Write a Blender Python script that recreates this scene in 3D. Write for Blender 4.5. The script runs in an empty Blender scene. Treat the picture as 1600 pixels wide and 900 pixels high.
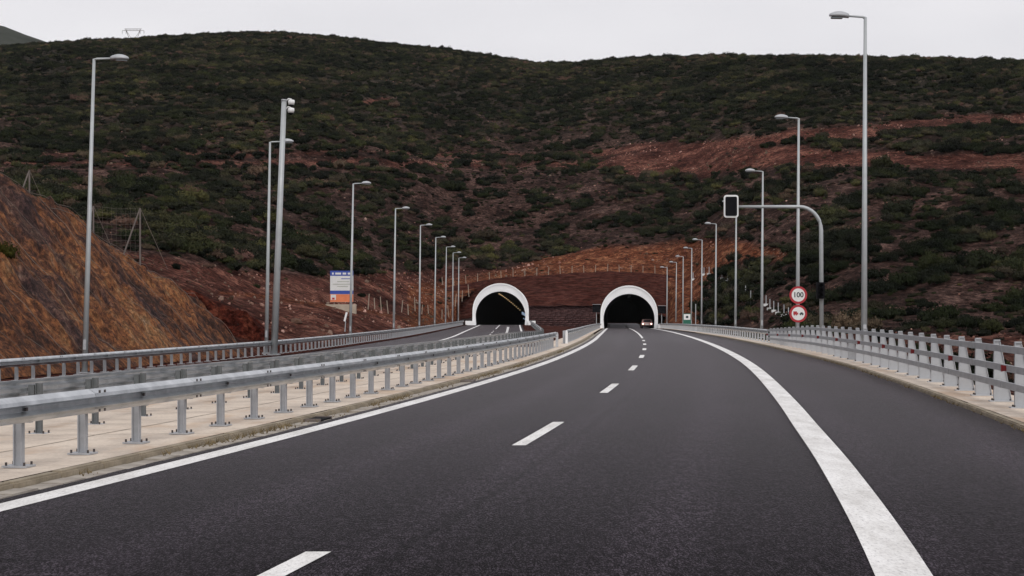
import bpy, bmesh, math, random
import numpy as np
from mathutils import Matrix, Vector, Euler

random.seed(7)
RNG = np.random.default_rng(11)
scene = bpy.context.scene

# ------------------------------------------------------------------ camera
EYE, FPX, HOR = 1.6, 2600.0, 487.0          # eye height, focal length in px of a 1600 px wide frame, eye-level row
cam_d = bpy.data.cameras.new("camera")
cam_d.sensor_width = 36.0
cam_d.lens = 36.0 * FPX / 1600.0
cam_d.shift_y = (HOR - 450.0) / 1600.0
cam_d.clip_start = 0.1
cam_d.clip_end = 12000.0
cam = bpy.data.objects.new("camera", cam_d)
scene.collection.objects.link(cam)
cam.location = (0, 0, EYE)
cam.rotation_euler = (math.radians(90), 0, 0)
scene.camera = cam

# ------------------------------------------------------------------ sky, sun, exposure
SUN_EL, SUN_AZ = math.radians(38), math.radians(168)
world = bpy.data.worlds.new("World")
scene.world = world
world.use_nodes = True
wn, wl = world.node_tree.nodes, world.node_tree.links
wn.clear()
w_out = wn.new("ShaderNodeOutputWorld")
w_bg = wn.new("ShaderNodeBackground")
w_bg.inputs[1].default_value = 0.10
sky = wn.new("ShaderNodeTexSky")
sky.sky_type = 'NISHITA'
sky.sun_disc = False
sky.sun_elevation = SUN_EL
sky.sun_rotation = SUN_AZ
sky.dust_density = 3.0
hsv = wn.new("ShaderNodeHueSaturation")
hsv.inputs['Saturation'].default_value = 0.15
hsv.inputs['Value'].default_value = 1.0
w_tc = wn.new("ShaderNodeTexCoord")
w_map = wn.new("ShaderNodeMapping")
w_map.inputs['Scale'].default_value = (1.0, 1.0, 3.0)
w_noise = wn.new("ShaderNodeTexNoise")
w_noise.inputs['Scale'].default_value = 2.2
w_noise.inputs['Detail'].default_value = 4.0
w_ramp = wn.new("ShaderNodeValToRGB")
w_ramp.color_ramp.elements[0].position = 0.3
w_ramp.color_ramp.elements[0].color = (6.6, 6.55, 6.95, 1)
w_ramp.color_ramp.elements[1].position = 0.75
w_ramp.color_ramp.elements[1].color = (9.0, 8.85, 9.1, 1)
w_mix = wn.new("ShaderNodeMixRGB")
w_mix.inputs[0].default_value = 0.93          # cloud cover
wl.new(sky.outputs[0], hsv.inputs['Color'])
wl.new(w_tc.outputs['Generated'], w_map.inputs[0])
wl.new(w_map.outputs[0], w_noise.inputs['Vector'])
wl.new(w_noise.outputs[0], w_ramp.inputs[0])
wl.new(hsv.outputs[0], w_mix.inputs[1])
wl.new(w_ramp.outputs[0], w_mix.inputs[2])
wl.new(w_mix.outputs[0], w_bg.inputs[0])
wl.new(w_bg.outputs[0], w_out.inputs[0])

sun_d = bpy.data.lights.new("sun", 'SUN')
sun_d.energy = 1.45
sun_d.angle = math.radians(25)
sun_d.color = (1.0, 0.97, 0.93)
sun = bpy.data.objects.new("sun", sun_d)
scene.collection.objects.link(sun)
sun.rotation_euler = Vector((-math.sin(SUN_AZ) * math.cos(SUN_EL), -math.cos(SUN_AZ) * math.cos(SUN_EL), -math.sin(SUN_EL))).to_track_quat('-Z', 'Y').to_euler()

scene.view_settings.view_transform = 'Standard'
scene.view_settings.look = 'None'
scene.view_settings.exposure = 0.08
scene.view_settings.gamma = 1.0
scene.view_settings.use_curve_mapping = False
scene.cycles.max_bounces = 6
scene.cycles.diffuse_bounces = 3
scene.cycles.glossy_bounces = 3

# ------------------------------------------------------------------ materials
def nt_new(name):
    m = bpy.data.materials.new(name)
    m.use_nodes = True
    nt = m.node_tree
    b = nt.nodes['Principled BSDF']
    return m, nt, b

def ramp(nt, pts, k=1.0):
    r = nt.nodes.new("ShaderNodeValToRGB")
    e = r.color_ramp.elements
    while len(e) < len(pts):
        e.new(0.5)
    for el, (p, c) in zip(e, pts):
        el.position = 0.5 + (p - 0.5) * k
        el.color = (*c, 1)
    return r

def noise(nt, scale, detail=4, rough=0.6, vec=None, stretch=None):
    n = nt.nodes.new("ShaderNodeTexNoise")
    n.inputs['Scale'].default_value = scale
    n.inputs['Detail'].default_value = detail
    n.inputs['Roughness'].default_value = rough
    if vec is None:
        vec = nt.nodes.new("ShaderNodeTexCoord").outputs['Object']
    if stretch:
        mp = nt.nodes.new("ShaderNodeMapping")
        mp.inputs['Scale'].default_value = stretch
        nt.links.new(vec, mp.inputs[0])
        vec = mp.outputs[0]
    nt.links.new(vec, n.inputs['Vector'])
    return n

def mix(nt, a, b, fac, mode='MIX'):
    m = nt.nodes.new("ShaderNodeMixRGB")
    m.blend_type = mode
    for i, v in ((0, fac), (1, a), (2, b)):
        if hasattr(v, 'links') or hasattr(v, 'is_linked'):
            nt.links.new(v, m.inputs[i])
        elif isinstance(v, tuple):
            m.inputs[i].default_value = (*v, 1)
        else:
            m.inputs[i].default_value = v
    return m.outputs[0]

def speckle(nt, col, vec, scale, lo, hi, stretch=None, k=0.6):
    n = noise(nt, scale, 4, 0.8, vec, stretch)
    r = ramp(nt, [(0.34, (lo, lo, lo)), (0.5, (1, 1, 1)), (0.66, (hi, hi * .98, hi * .95))], k)
    nt.links.new(n.outputs[0], r.inputs[0])
    return mix(nt, col, r.outputs[0], 1.0, 'MULTIPLY')

def bump(nt, b, h, strength, dist):
    n = nt.nodes.new("ShaderNodeBump")
    n.inputs['Strength'].default_value = strength
    n.inputs['Distance'].default_value = dist
    nt.links.new(h, n.inputs['Height'])
    nt.links.new(n.outputs[0], b.inputs['Normal'])

def attr(nt, name):
    a = nt.nodes.new("ShaderNodeAttribute")
    a.attribute_name = name
    return a.outputs['Fac']

def plain(name, c1, c2=None, scale=3.0, rough=0.6, metal=0.0, bmp=0.0, bdist=0.01, emit=0.0, spec=0.5):
    m, nt, b = nt_new(name)
    c2 = c2 or tuple(v * 0.8 for v in c1)
    n = noise(nt, scale, 5)
    r = ramp(nt, [(0.3, c1), (0.7, c2)])
    nt.links.new(n.outputs[0], r.inputs[0])
    nt.links.new(r.outputs[0], b.inputs['Base Color'])
    b.inputs['Roughness'].default_value = rough
    b.inputs['Metallic'].default_value = metal
    b.inputs['Specular IOR Level'].default_value = spec
    if bmp:
        bump(nt, b, n.outputs[0], bmp, bdist)
    if emit:
        nt.links.new(r.outputs[0], b.inputs['Emission Color'])
        b.inputs['Emission Strength'].default_value = emit
    return m

M = {}
M['steel'] = plain('galvanised_steel', (0.70, 0.72, 0.74), (0.38, 0.40, 0.42), 2.6, 0.34, 0.9)
M['steel_dull'] = plain('weathered_galvanised_steel', (0.46, 0.47, 0.49), (0.36, 0.37, 0.39), 7.0, 0.55, 0.25)
M['plate'] = plain('painted_post_steel', (0.44, 0.45, 0.47), (0.33, 0.34, 0.36), 3.0, 0.55, 0.2)
M['bolt'] = plain('rusty_bolt_steel', (0.10, 0.085, 0.08), (0.06, 0.05, 0.05), 30.0, 0.6, 0.5)
M['pole'] = plain('pole_steel', (0.44, 0.46, 0.47), (0.36, 0.38, 0.39), 2.0, 0.5, 0.2)
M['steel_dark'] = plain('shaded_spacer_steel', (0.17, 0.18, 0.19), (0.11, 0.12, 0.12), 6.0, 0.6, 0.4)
M['lens'] = plain('lamp_glass', (0.12, 0.13, 0.14), (0.09, 0.1, 0.1), 2.0, 0.15)
M['white'] = plain('white_paint', (0.80, 0.80, 0.80), (0.70, 0.70, 0.70), 2.0, 0.6)
M['portal'] = plain('portal_concrete_white', (0.93, 0.93, 0.93), (0.88, 0.88, 0.88), 0.6, 0.8)
M['portal_face'] = plain('portal_concrete_face', (0.88, 0.88, 0.89), (0.78, 0.79, 0.80), 0.5, 0.8)
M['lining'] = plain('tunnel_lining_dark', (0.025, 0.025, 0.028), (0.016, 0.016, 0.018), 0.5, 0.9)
M['black'] = plain('black_housing', (0.010, 0.010, 0.012), (0.006, 0.006, 0.008), 5.0, 0.8, spec=0.1)
M['sign_red'] = plain('sign_red', (0.42, 0.02, 0.03), (0.36, 0.015, 0.025), 8.0, 0.5)
M['sign_white'] = plain('sign_white', (0.80, 0.79, 0.78), (0.74, 0.73, 0.72), 8.0, 0.5)
M['sign_ink'] = plain('sign_ink', (0.02, 0.035, 0.04), (0.015, 0.03, 0.035), 8.0, 0.5)
M['sign_blue'] = plain('sign_blue', (0.03, 0.07, 0.36), (0.025, 0.06, 0.30), 2.0, 0.5)
M['sign_orange'] = plain('sign_orange', (0.72, 0.22, 0.09), (0.62, 0.17, 0.07), 2.0, 0.5)
M['sign_pale'] = plain('sign_pale', (0.70, 0.70, 0.68), (0.6, 0.6, 0.6), 2.0, 0.5)
M['sign_grey'] = plain('sign_grey_print', (0.40, 0.42, 0.36), (0.33, 0.35, 0.30), 2.0, 0.5)
M['sign_green'] = plain('sign_green', (0.01, 0.14, 0.09), (0.01, 0.11, 0.07), 2.0, 0.5)
M['reflector'] = plain('red_reflector', (0.24, 0.016, 0.018), (0.18, 0.01, 0.012), 2.0, 0.3)
M['rust'] = plain('rusty_steel', (0.16, 0.13, 0.12), (0.10, 0.08, 0.07), 3.0, 0.7)
M['wood'] = plain('weathered_stake', (0.34, 0.28, 0.22), (0.24, 0.19, 0.15), 3.0, 0.8)
M['beige_conc'] = plain('beige_concrete', (0.46, 0.38, 0.30), (0.34, 0.28, 0.22), 1.5, 0.9, bmp=0.3)
M['lamp_warm'] = plain('tunnel_lamp_glow', (1.0, 0.72, 0.38), (1.0, 0.68, 0.34), 1.0, 0.5, emit=0.5)
M['lamp_cold'] = plain('tunnel_sign_glow', (0.55, 0.70, 0.95), (0.5, 0.66, 0.9), 1.0, 0.5, emit=0.35)
M['car_paint'] = plain('car_paint_dusky_red', (0.40, 0.24, 0.22), (0.34, 0.20, 0.18), 1.0, 0.4)
M['tyre'] = plain('tyre_rubber', (0.02, 0.02, 0.02), (0.015, 0.015, 0.015), 5.0, 0.8)
M['glass'] = plain('car_glass', (0.03, 0.03, 0.035), (0.02, 0.02, 0.025), 1.0, 0.08)
M['tail'] = plain('tail_lamp_glow', (1.0, 0.62, 0.55), (1.0, 0.6, 0.5), 1.0, 0.4, emit=3.0)
M['wire'] = plain('netting_wire', (0.20, 0.16, 0.13), (0.10, 0.08, 0.07), 1.0, 0.7, 0.2)

def mat_asphalt():
    m, nt, b = nt_new('asphalt')
    tc = nt.nodes.new("ShaderNodeTexCoord").outputs['Object']
    g = noise(nt, 75.0, 2, 0.8, tc, (1.0, 0.22, 1.0))
    g2 = noise(nt, 16.0, 4, 0.85, tc, (1.0, 0.3, 1.0))
    big = noise(nt, 0.35, 5, 0.65, tc, (1.0, 0.25, 1.0))
    r = ramp(nt, [(0.32, (0.0012, 0.0008, 0.0012)), (0.50, (0.0092, 0.0070, 0.0094)), (0.66, (0.060, 0.050, 0.061))], 0.6)
    nt.links.new(mix(nt, g.outputs[0], g2.outputs[0], 0.4), r.inputs[0])
    rb = ramp(nt, [(0.3, (0.72, 0.72, 0.72)), (0.7, (1.25, 1.23, 1.26))], .7)
    nt.links.new(big.outputs[0], rb.inputs[0])
    col = mix(nt, r.outputs[0], rb.outputs[0], 1.0, 'MULTIPLY')
    # wheel tracks and paving seam follow the lane
    lat = attr(nt, 'lat')
    wt = nt.nodes.new("ShaderNodeMath"); wt.operation = 'MULTIPLY'; wt.inputs[1].default_value = 3.6
    nt.links.new(lat, wt.inputs[0])
    ws = nt.nodes.new("ShaderNodeMath"); ws.operation = 'SINE'
    nt.links.new(wt.outputs[0], ws.inputs[0])
    wr = ramp(nt, [(0.0, (0.80, 0.80, 0.80)), (1.0, (1.25, 1.24, 1.25))])
    nt.links.new(ws.outputs[0], wr.inputs[0])
    col = mix(nt, col, wr.outputs[0], 1.0, 'MULTIPLY')
    sd = nt.nodes.new("ShaderNodeMath"); sd.operation = 'SUBTRACT'; sd.inputs[1].default_value = 0.62
    nt.links.new(lat, sd.inputs[0])
    wob = noise(nt, 0.8, 3, 0.6, tc)
    sd2 = nt.nodes.new("ShaderNodeMath"); sd2.operation = 'MULTIPLY_ADD'; sd2.inputs[1].default_value = 0.16
    nt.links.new(wob.outputs[0], sd2.inputs[0]); nt.links.new(sd.outputs[0], sd2.inputs[2])
    sa = nt.nodes.new("ShaderNodeMath"); sa.operation = 'ABSOLUTE'
    nt.links.new(sd2.outputs[0], sa.inputs[0])
    sr = ramp(nt, [(0.0, (0.35, 0.35, 0.35)), (0.09, (1, 1, 1))])
    nt.links.new(sa.outputs[0], sr.inputs[0])
    col = mix(nt, col, sr.outputs[0], 0.8, 'MULTIPLY')
    nt.links.new(col, b.inputs['Base Color'])
    b.inputs['Roughness'].default_value = 0.7
    b.inputs['Specular IOR Level'].default_value = 0.01
    b.inputs['Sheen Weight'].default_value = 0.7
    b.inputs['Sheen Roughness'].default_value = 0.125
    b.inputs['Sheen Tint'].default_value = (1.0, 0.96, 1.0, 1)
    bump(nt, b, g.outputs[0], 0.5, 0.006)
    return m
M['asphalt'] = mat_asphalt()

def mat_paint():
    m, nt, b = nt_new('road_paint')
    n = noise(nt, 40.0, 4, 0.8, None, (1.0, 0.3, 1.0))
    n2 = noise(nt, 1.2, 6, 0.75, None, (2.0, 0.5, 1.0))
    r = ramp(nt, [(0.30, (0.30, 0.29, 0.29)), (0.40, (0.70, 0.69, 0.68)), (0.55, (0.84, 0.83, 0.815))])
    nt.links.new(n.outputs[0], r.inputs[0])
    r2 = ramp(nt, [(0.36, (0.74, 0.73, 0.715)), (0.6, (1, 1, 1))])
    nt.links.new(n2.outputs[0], r2.inputs[0])
    nt.links.new(mix(nt, r.outputs[0], r2.outputs[0], 1.0, 'MULTIPLY'), b.inputs['Base Color'])
    b.inputs['Roughness'].default_value = 0.7
    bump(nt, b, n.outputs[0], 0.4, 0.004)
    return m
M['paint'] = mat_paint()

def mat_concrete(name, base, dark, stain):
    m, nt, b = nt_new(name)
    tc = nt.nodes.new("ShaderNodeTexCoord").outputs['Object']
    a = noise(nt, 0.9, 6, 0.65, tc)
    f = noise(nt, 22.0, 4, 0.7, tc)
    s = noise(nt, 0.5, 5, 0.7, tc, (1.0, 0.35, 1.0))
    r = ramp(nt, [(0.36, dark), (0.58, base)])
    nt.links.new(a.outputs[0], r.inputs[0])
    rf = ramp(nt, [(0.3, (0.8, 0.8, 0.8)), (0.65, (1.05, 1.05, 1.05))])
    nt.links.new(f.outputs[0], rf.inputs[0])
    col = mix(nt, r.outputs[0], rf.outputs[0], 1.0, 'MULTIPLY')
    rs = ramp(nt, [(0.50, (0, 0, 0)), (0.62, (0.65, 0.65, 0.65))])
    nt.links.new(s.outputs[0], rs.inputs[0])
    col = mix(nt, col, stain, rs.outputs[0])
    nt.links.new(col, b.inputs['Base Color'])
    b.inputs['Roughness'].default_value = 0.9
    bump(nt, b, f.outputs[0], 0.35, 0.006)
    return m
M['slab'] = mat_concrete('median_concrete', (0.68, 0.58, 0.48), (0.50, 0.42, 0.35), (0.46, 0.31, 0.20))
M['kerb'] = mat_concrete('kerb_concrete', (0.34, 0.285, 0.21), (0.20, 0.165, 0.115), (0.15, 0.11, 0.06))
M['gutter'] = mat_concrete('gutter_concrete', (0.42, 0.38, 0.33), (0.24, 0.21, 0.18), (0.14, 0.11, 0.08))

def mat_terrain():
    m, nt, b = nt_new('hillside_soil')
    tc = nt.nodes.new("ShaderNodeTexCoord").outputs['Object']
    n1 = noise(nt, 0.10, 6, 0.7, tc)
    n2 = noise(nt, 0.55, 8, 0.8, tc, (1.0, 0.6, 1.6))
    n3 = noise(nt, 0.025, 4, 0.6, tc)
    red = ramp(nt, [(0.33, (0.016, 0.0052, 0.0040)), (0.5, (0.066, 0.0245, 0.0185)), (0.68, (0.185, 0.085, 0.063))], 0.62)
    nt.links.new(mix(nt, n1.outputs[0], n2.outputs[0], 0.5), red.inputs[0])
    orange = ramp(nt, [(0.33, (0.036, 0.011, 0.0065)), (0.5, (0.098, 0.032, 0.0165)), (0.68, (0.235, 0.110, 0.060))], 0.75)
    nt.links.new(n2.outputs[0], orange.inputs[0])
    dark = ramp(nt, [(0.33, (0.006, 0.0038, 0.0033)), (0.5, (0.030, 0.0165, 0.0138)), (0.68, (0.110, 0.068, 0.058))], 0.62)
    nt.links.new(mix(nt, n1.outputs[0], n2.outputs[0], 0.65), dark.inputs[0])
    green = ramp(nt, [(0.35, (0.008, 0.008, 0.006)), (0.55, (0.024, 0.022, 0.017)), (0.7, (0.066, 0.050, 0.040))], 0.6)
    nt.links.new(mix(nt, n1.outputs[0], n2.outputs[0], 0.6), green.inputs[0])
    col = mix(nt, dark.outputs[0], red.outputs[0], attr(nt, 'bare'))
    col = mix(nt, col, orange.outputs[0], attr(nt, 'orange'))
    col = mix(nt, col, green.outputs[0], attr(nt, 'green'))
    tr = ramp(nt, [(0.42, (0.8, 0.8, 0.8)), (0.6, (1.12, 1.1, 1.08))])
    nt.links.new(n3.outputs[0], tr.inputs[0])
    col = mix(nt, col, tr.outputs[0], 1.0, 'MULTIPLY')
    col = speckle(nt, col, tc, 1.6, 0.45, 1.75)
    nt.links.new(col, b.inputs['Base Color'])
    b.inputs['Roughness'].default_value = 0.95
    b.inputs['Specular IOR Level'].default_value = 0.02
    bump(nt, b, n2.outputs[0], 0.9, 0.5)
    return m
M['terrain'] = mat_terrain()

def mat_fill():
    m, nt, b = nt_new('graded_red_fill')
    tc = nt.nodes.new("ShaderNodeTexCoord").outputs['Object']
    n1 = noise(nt, 1.2, 6, 0.75, tc, (0.5, 0.5, 2.4))
    n2 = noise(nt, 0.12, 4, 0.6, tc)
    r = ramp(nt, [(0.35, (0.030, 0.0080, 0.0056)), (0.52, (0.050, 0.0178, 0.0138)), (0.7, (0.070, 0.029, 0.023))], 0.7)
    nt.links.new(n1.outputs[0], r.inputs[0])
    r2 = ramp(nt, [(0.35, (0.82, 0.8, 0.8)), (0.65, (1.1, 1.1, 1.1))])
    nt.links.new(n2.outputs[0], r2.inputs[0])
    col = speckle(nt, mix(nt, r.outputs[0], r2.outputs[0], 1.0, 'MULTIPLY'), tc, 1.1, 0.55, 1.6, (0.5, 1.0, 2.6))
    nt.links.new(col, b.inputs['Base Color'])
    b.inputs['Roughness'].default_value = 1.0
    b.inputs['Specular IOR Level'].default_value = 0.02
    bump(nt, b, n1.outputs[0], 0.8, 0.2)
    return m
M['fill'] = mat_fill()

def mat_rockcut():
    m, nt, b = nt_new('cut_rock_face')
    st = nt.nodes.new("ShaderNodeAttribute"); st.attribute_name = 'flow'
    v = st.outputs['Vector']                               # (along the road, up the slope)
    wide = noise(nt, 0.26, 8, 0.74, v, (1.0, 0.6, 1.0))
    wide2 = noise(nt, 0.15, 6, 0.66, v, (1.2, 0.5, 1.0))
    fine = noise(nt, 1.6, 8, 0.8, v, (1.0, 0.8, 1.0))
    strk = noise(nt, 2.6, 5, 0.7, v, (1.0, 0.10, 1.0))
    c1 = ramp(nt, [(0.36, (0.026, 0.013, 0.011)), (0.45, (0.090, 0.036, 0.020)), (0.53, (0.215, 0.082, 0.032)), (0.61, (0.26, 0.135, 0.062)), (0.72, (0.20, 0.150, 0.112))], 0.62)
    nt.links.new(mix(nt, wide.outputs[0], fine.outputs[0], 0.45), c1.inputs[0])
    pr = ramp(nt, [(0.53, (0, 0, 0)), (0.58, (0.8, 0.8, 0.8))])
    nt.links.new(wide2.outputs[0], pr.inputs[0])
    c2 = ramp(nt, [(0.32, (0.014, 0.009, 0.011)), (0.55, (0.052, 0.032, 0.034)), (0.72, (0.17, 0.115, 0.10))], 0.7)
    nt.links.new(fine.outputs[0], c2.inputs[0])
    col = mix(nt, c1.outputs[0], c2.outputs[0], pr.outputs[0])
    sr = ramp(nt, [(0.36, (0.6, 0.58, 0.58)), (0.5, (1, 1, 1)), (0.66, (1.4, 1.36, 1.32))], 0.7)
    nt.links.new(strk.outputs[0], sr.inputs[0])
    col = mix(nt, col, sr.outputs[0], 0.45, 'MULTIPLY')
    col = speckle(nt, col, v, 4.0, 0.5, 1.7, (1.0, 0.9, 1.0))
    nt.links.new(col, b.inputs['Base Color'])
    b.inputs['Roughness'].default_value = 0.92
    b.inputs['Specular IOR Level'].default_value = 0.2
    bump(nt, b, fine.outputs[0], 1.0, 0.35)
    return m
M['rockcut'] = mat_rockcut()

def mat_leaf(name, pts):
    m, nt, b = nt_new(name)
    oi = nt.nodes.new("ShaderNodeObjectInfo")
    r = ramp(nt, pts)
    r.color_ramp.interpolation = 'LINEAR'
    nt.links.new(oi.outputs['Random'], r.inputs[0])
    n = noise(nt, 2.5, 3, 0.7)
    rn = ramp(nt, [(0.3, (0.6, 0.6, 0.6)), (0.7, (1.35, 1.35, 1.3))])
    nt.links.new(n.outputs[0], rn.inputs[0])
    ln_ = noise(nt, 0.035, 4, 0.65, oi.outputs['Location'])
    rl_ = ramp(nt, [(0.40, (0.5, 0.55, 0.5)), (0.5, (1, 1, 1)), (0.58, (2.3, 1.9, 2.0))])
    nt.links.new(ln_.outputs[0], rl_.inputs[0])
    c_ = mix(nt, mix(nt, r.outputs[0], rn.outputs[0], 1.0, 'MULTIPLY'), rl_.outputs[0], 1.0, 'MULTIPLY')
    nt.links.new(c_, b.inputs['Base Color'])
    b.inputs['Roughness'].default_value = 0.85
    b.inputs['Specular IOR Level'].default_value = 0.08
    return m
M['leaf'] = mat_leaf('maquis_leaves', [(0.0, (0.006, 0.0075, 0.005)), (0.3, (0.011, 0.0145, 0.0078)), (0.5, (0.021, 0.027, 0.0105)), (0.62, (0.014, 0.0155, 0.011)), (0.78, (0.036, 0.041, 0.014)), (0.86, (0.024, 0.023, 0.016)), (0.94, (0.050, 0.042, 0.027)), (1.0, (0.058, 0.036, 0.029))])
M['leaf_yellow'] = mat_leaf('yellow_broom_leaves', [(0.0, (0.085, 0.065, 0.012)), (1.0, (0.06, 0.055, 0.012))])
M['stone'] = mat_leaf('loose_stone', [(0.0, (0.055, 0.024, 0.016)), (0.4, (0.10, 0.052, 0.038)), (0.8, (0.16, 0.105, 0.082)), (1.0, (0.22, 0.165, 0.135))])

def mat_wall():
    m, nt, b = nt_new('masonry_wall_stone')
    oi = nt.nodes.new("ShaderNodeObjectInfo")
    n = noise(nt, 2.2, 5, 0.75, None, (0.7, 1, 2.0))
    r = ramp(nt, [(0.38, (0.030, 0.016, 0.016)), (0.52, (0.068, 0.037, 0.036)), (0.66, (0.125, 0.078, 0.074))])
    nt.links.new(n.outputs[0], r.inputs[0])
    rr = ramp(nt, [(0.0, (0.75, 0.75, 0.78)), (1.0, (1.2, 1.15, 1.15))])
    nt.links.new(oi.outputs['Random'], rr.inputs[0])
    nt.links.new(mix(nt, r.outputs[0], rr.outputs[0], 1.0, 'MULTIPLY'), b.inputs['Base Color'])
    b.inputs['Roughness'].default_value = 1.0
    b.inputs['Specular IOR Level'].default_value = 0.05
    bump(nt, b, n.outputs[0], 0.8, 0.1)
    return m
M['wallstone'] = mat_wall()

# ------------------------------------------------------------------ mesh + object helpers
class MB:
    def __init__(s):
        s.v, s.f, s.m = [], [], []
    def add(s, vs, fs, mi=0):
        o = len(s.v)
        s.v += [tuple(p) for p in vs]
        s.f += [tuple(i + o for i in f) for f in fs]
        s.m += [mi] * len(fs)
        return s
    def box(s, c, size, mi=0, rot=None):
        x, y, z = (k / 2 for k in size)
        vs = [Vector(p) for p in ((-x, -y, -z), (x, -y, -z), (x, y, -z), (-x, y, -z), (-x, -y, z), (x, -y, z), (x, y, z), (-x, y, z))]
        if rot is not None:
            vs = [rot @ p for p in vs]
        c = Vector(c)
        return s.add([c + p for p in vs], [(0, 3, 2, 1), (4, 5, 6, 7), (0, 1, 5, 4), (1, 2, 6, 5), (2, 3, 7, 6), (3, 0, 4, 7)], mi)
    def tube(s, pts, rad, n=8, mi=0, cap=True):
        pts = [Vector(p) for p in pts]
        rad = rad if isinstance(rad, (list, tuple)) else [rad] * len(pts)
        rings = []
        for i, p in enumerate(pts):
            t = (pts[min(i + 1, len(pts) - 1)] - pts[max(i - 1, 0)]).normalized()
            a = t.orthogonal() if abs(t.z) < 0.95 else Vector((1, 0, 0))
            if abs(t.z) < 0.95:
                a = t.cross(Vector((0, 0, 1)))
            a = (a - t * a.dot(t)).normalized()
            b = t.cross(a)
            rings.append([p + (a * math.cos(k * math.tau / n) + b * math.sin(k * math.tau / n)) * rad[i] for k in range(n)])
        vs = [q for r in rings for q in r]
        fs = []
        for i in range(len(pts) - 1):
            for k in range(n):
                fs.append((i * n + k, i * n + (k + 1) % n, (i + 1) * n + (k + 1) % n, (i + 1) * n + k))
        if cap:
            fs.append(tuple(range(n))[::-1])
            fs.append(tuple((len(pts) - 1) * n + k for k in range(n)))
        return s.add(vs, fs, mi)
    def prism(s, outline, axis_lo, axis_hi, axis='y', mi=0):
        n = len(outline)
        def P(a, b, t):
            return {'y': (a, t, b), 'x': (t, a, b), 'z': (a, b, t)}[axis]
        vs = [P(a, b, axis_lo) for a, b in outline] + [P(a, b, axis_hi) for a, b in outline]
        fs = [tuple(range(n)), tuple(range(n, 2 * n))[::-1]] + [(k, k + n, (k + 1) % n + n, (k + 1) % n) for k in range(n)]
        return s.add(vs, fs, mi)
    def disc(s, c, r, n=28, mi=0, thick=0.004):
        return s.prism([(c[0] + r * math.cos(k * math.tau / n), c[2] + r * math.sin(k * math.tau / n)) for k in range(n)], c[1], c[1] - thick, 'y', mi)
    def mesh(s, name, mats, smooth=False):
        me = bpy.data.meshes.new(name)
        me.from_pydata(s.v, [], s.f)
        for mt in (mats if isinstance(mats, (list, tuple)) else [mats]):
            me.materials.append(mt)
        me.polygons.foreach_set('material_index', s.m)
        bm = bmesh.new(); bm.from_mesh(me)
        bmesh.ops.recalc_face_normals(bm, faces=bm.faces)
        bm.to_mesh(me); bm.free()
        if smooth:
            me.polygons.foreach_set('use_smooth', [True] * len(me.polygons))
        me.update()
        return me

WM = {}
def put(name, me, loc=(0, 0, 0), rot=(0, 0, 0), parent=None, scale=(1, 1, 1)):
    """link an object; loc/rot are given in world space even for children"""
    o = bpy.data.objects.new(name, me)
    scene.collection.objects.link(o)
    o.location, o.rotation_euler, o.scale = loc, rot, scale
    WM[o] = Matrix.LocRotScale(Vector(loc), Euler(rot), Vector(scale))
    if parent is not None:
        o.parent = parent
        o.matrix_parent_inverse = WM[parent].inverted()
    return o

def tag(o, label=None, cat=None, group=None, kind=None):
    if label: o['label'] = label
    if cat: o['category'] = cat
    if group: o['group'] = group
    if kind: o['kind'] = kind
    return o

def thing(name, label, cat, loc=(0, 0, 0), group=None):
    return tag(put(name, None, loc), label, cat, group)

def struct(name, me, label=None):
    return tag(put(name, me), label, kind='structure')

def sheet(xs_rows, mat, name, attrs=None, smooth=True):
    """rows of points -> grid mesh"""
    nr, nc = len(xs_rows), len(xs_rows[0])
    vs = [p for r in xs_rows for p in r]
    fs = [(i * nc + j, i * nc + j + 1, (i + 1) * nc + j + 1, (i + 1) * nc + j) for i in range(nr - 1) for j in range(nc - 1)]
    me = bpy.data.meshes.new(name)
    me.from_pydata(vs, [], fs)
    me.materials.append(mat)
    if smooth:
        me.polygons.foreach_set('use_smooth', [True] * len(fs))
    for k, vals in (attrs or {}).items():
        vals = np.asarray(vals, dtype=np.float32)
        if vals.ndim == 1:
            a = me.attributes.new(k, 'FLOAT', 'POINT'); a.data.foreach_set('value', vals)
        else:
            a = me.attributes.new(k, 'FLOAT_VECTOR', 'POINT'); a.data.foreach_set('vector', vals.ravel())
    me.update()
    return me

# ------------------------------------------------------------------ noise + curves (numpy)
_perm = RNG.random((256, 256))
def vnoise(x, y):
    x = np.asarray(x, float); y = np.asarray(y, float)
    xi, yi = np.floor(x).astype(int), np.floor(y).astype(int)
    fx, fy = x - xi, y - yi
    fx = fx * fx * (3 - 2 * fx); fy = fy * fy * (3 - 2 * fy)
    g = lambda i, j: _perm[i % 256, j % 256]
    return (g(xi, yi) * (1 - fx) + g(xi + 1, yi) * fx) * (1 - fy) + (g(xi, yi + 1) * (1 - fx) + g(xi + 1, yi + 1) * fx) * fy
def fbm(x, y, o=4, gain=0.5):
    s, a, t = 0, 1.0, 0
    for k in range(o):
        s = s + a * (vnoise(x * 2 ** k + 17 * k, y * 2 ** k + 31 * k) - 0.5); t += a; a *= gain
    return s / t * 2

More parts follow.
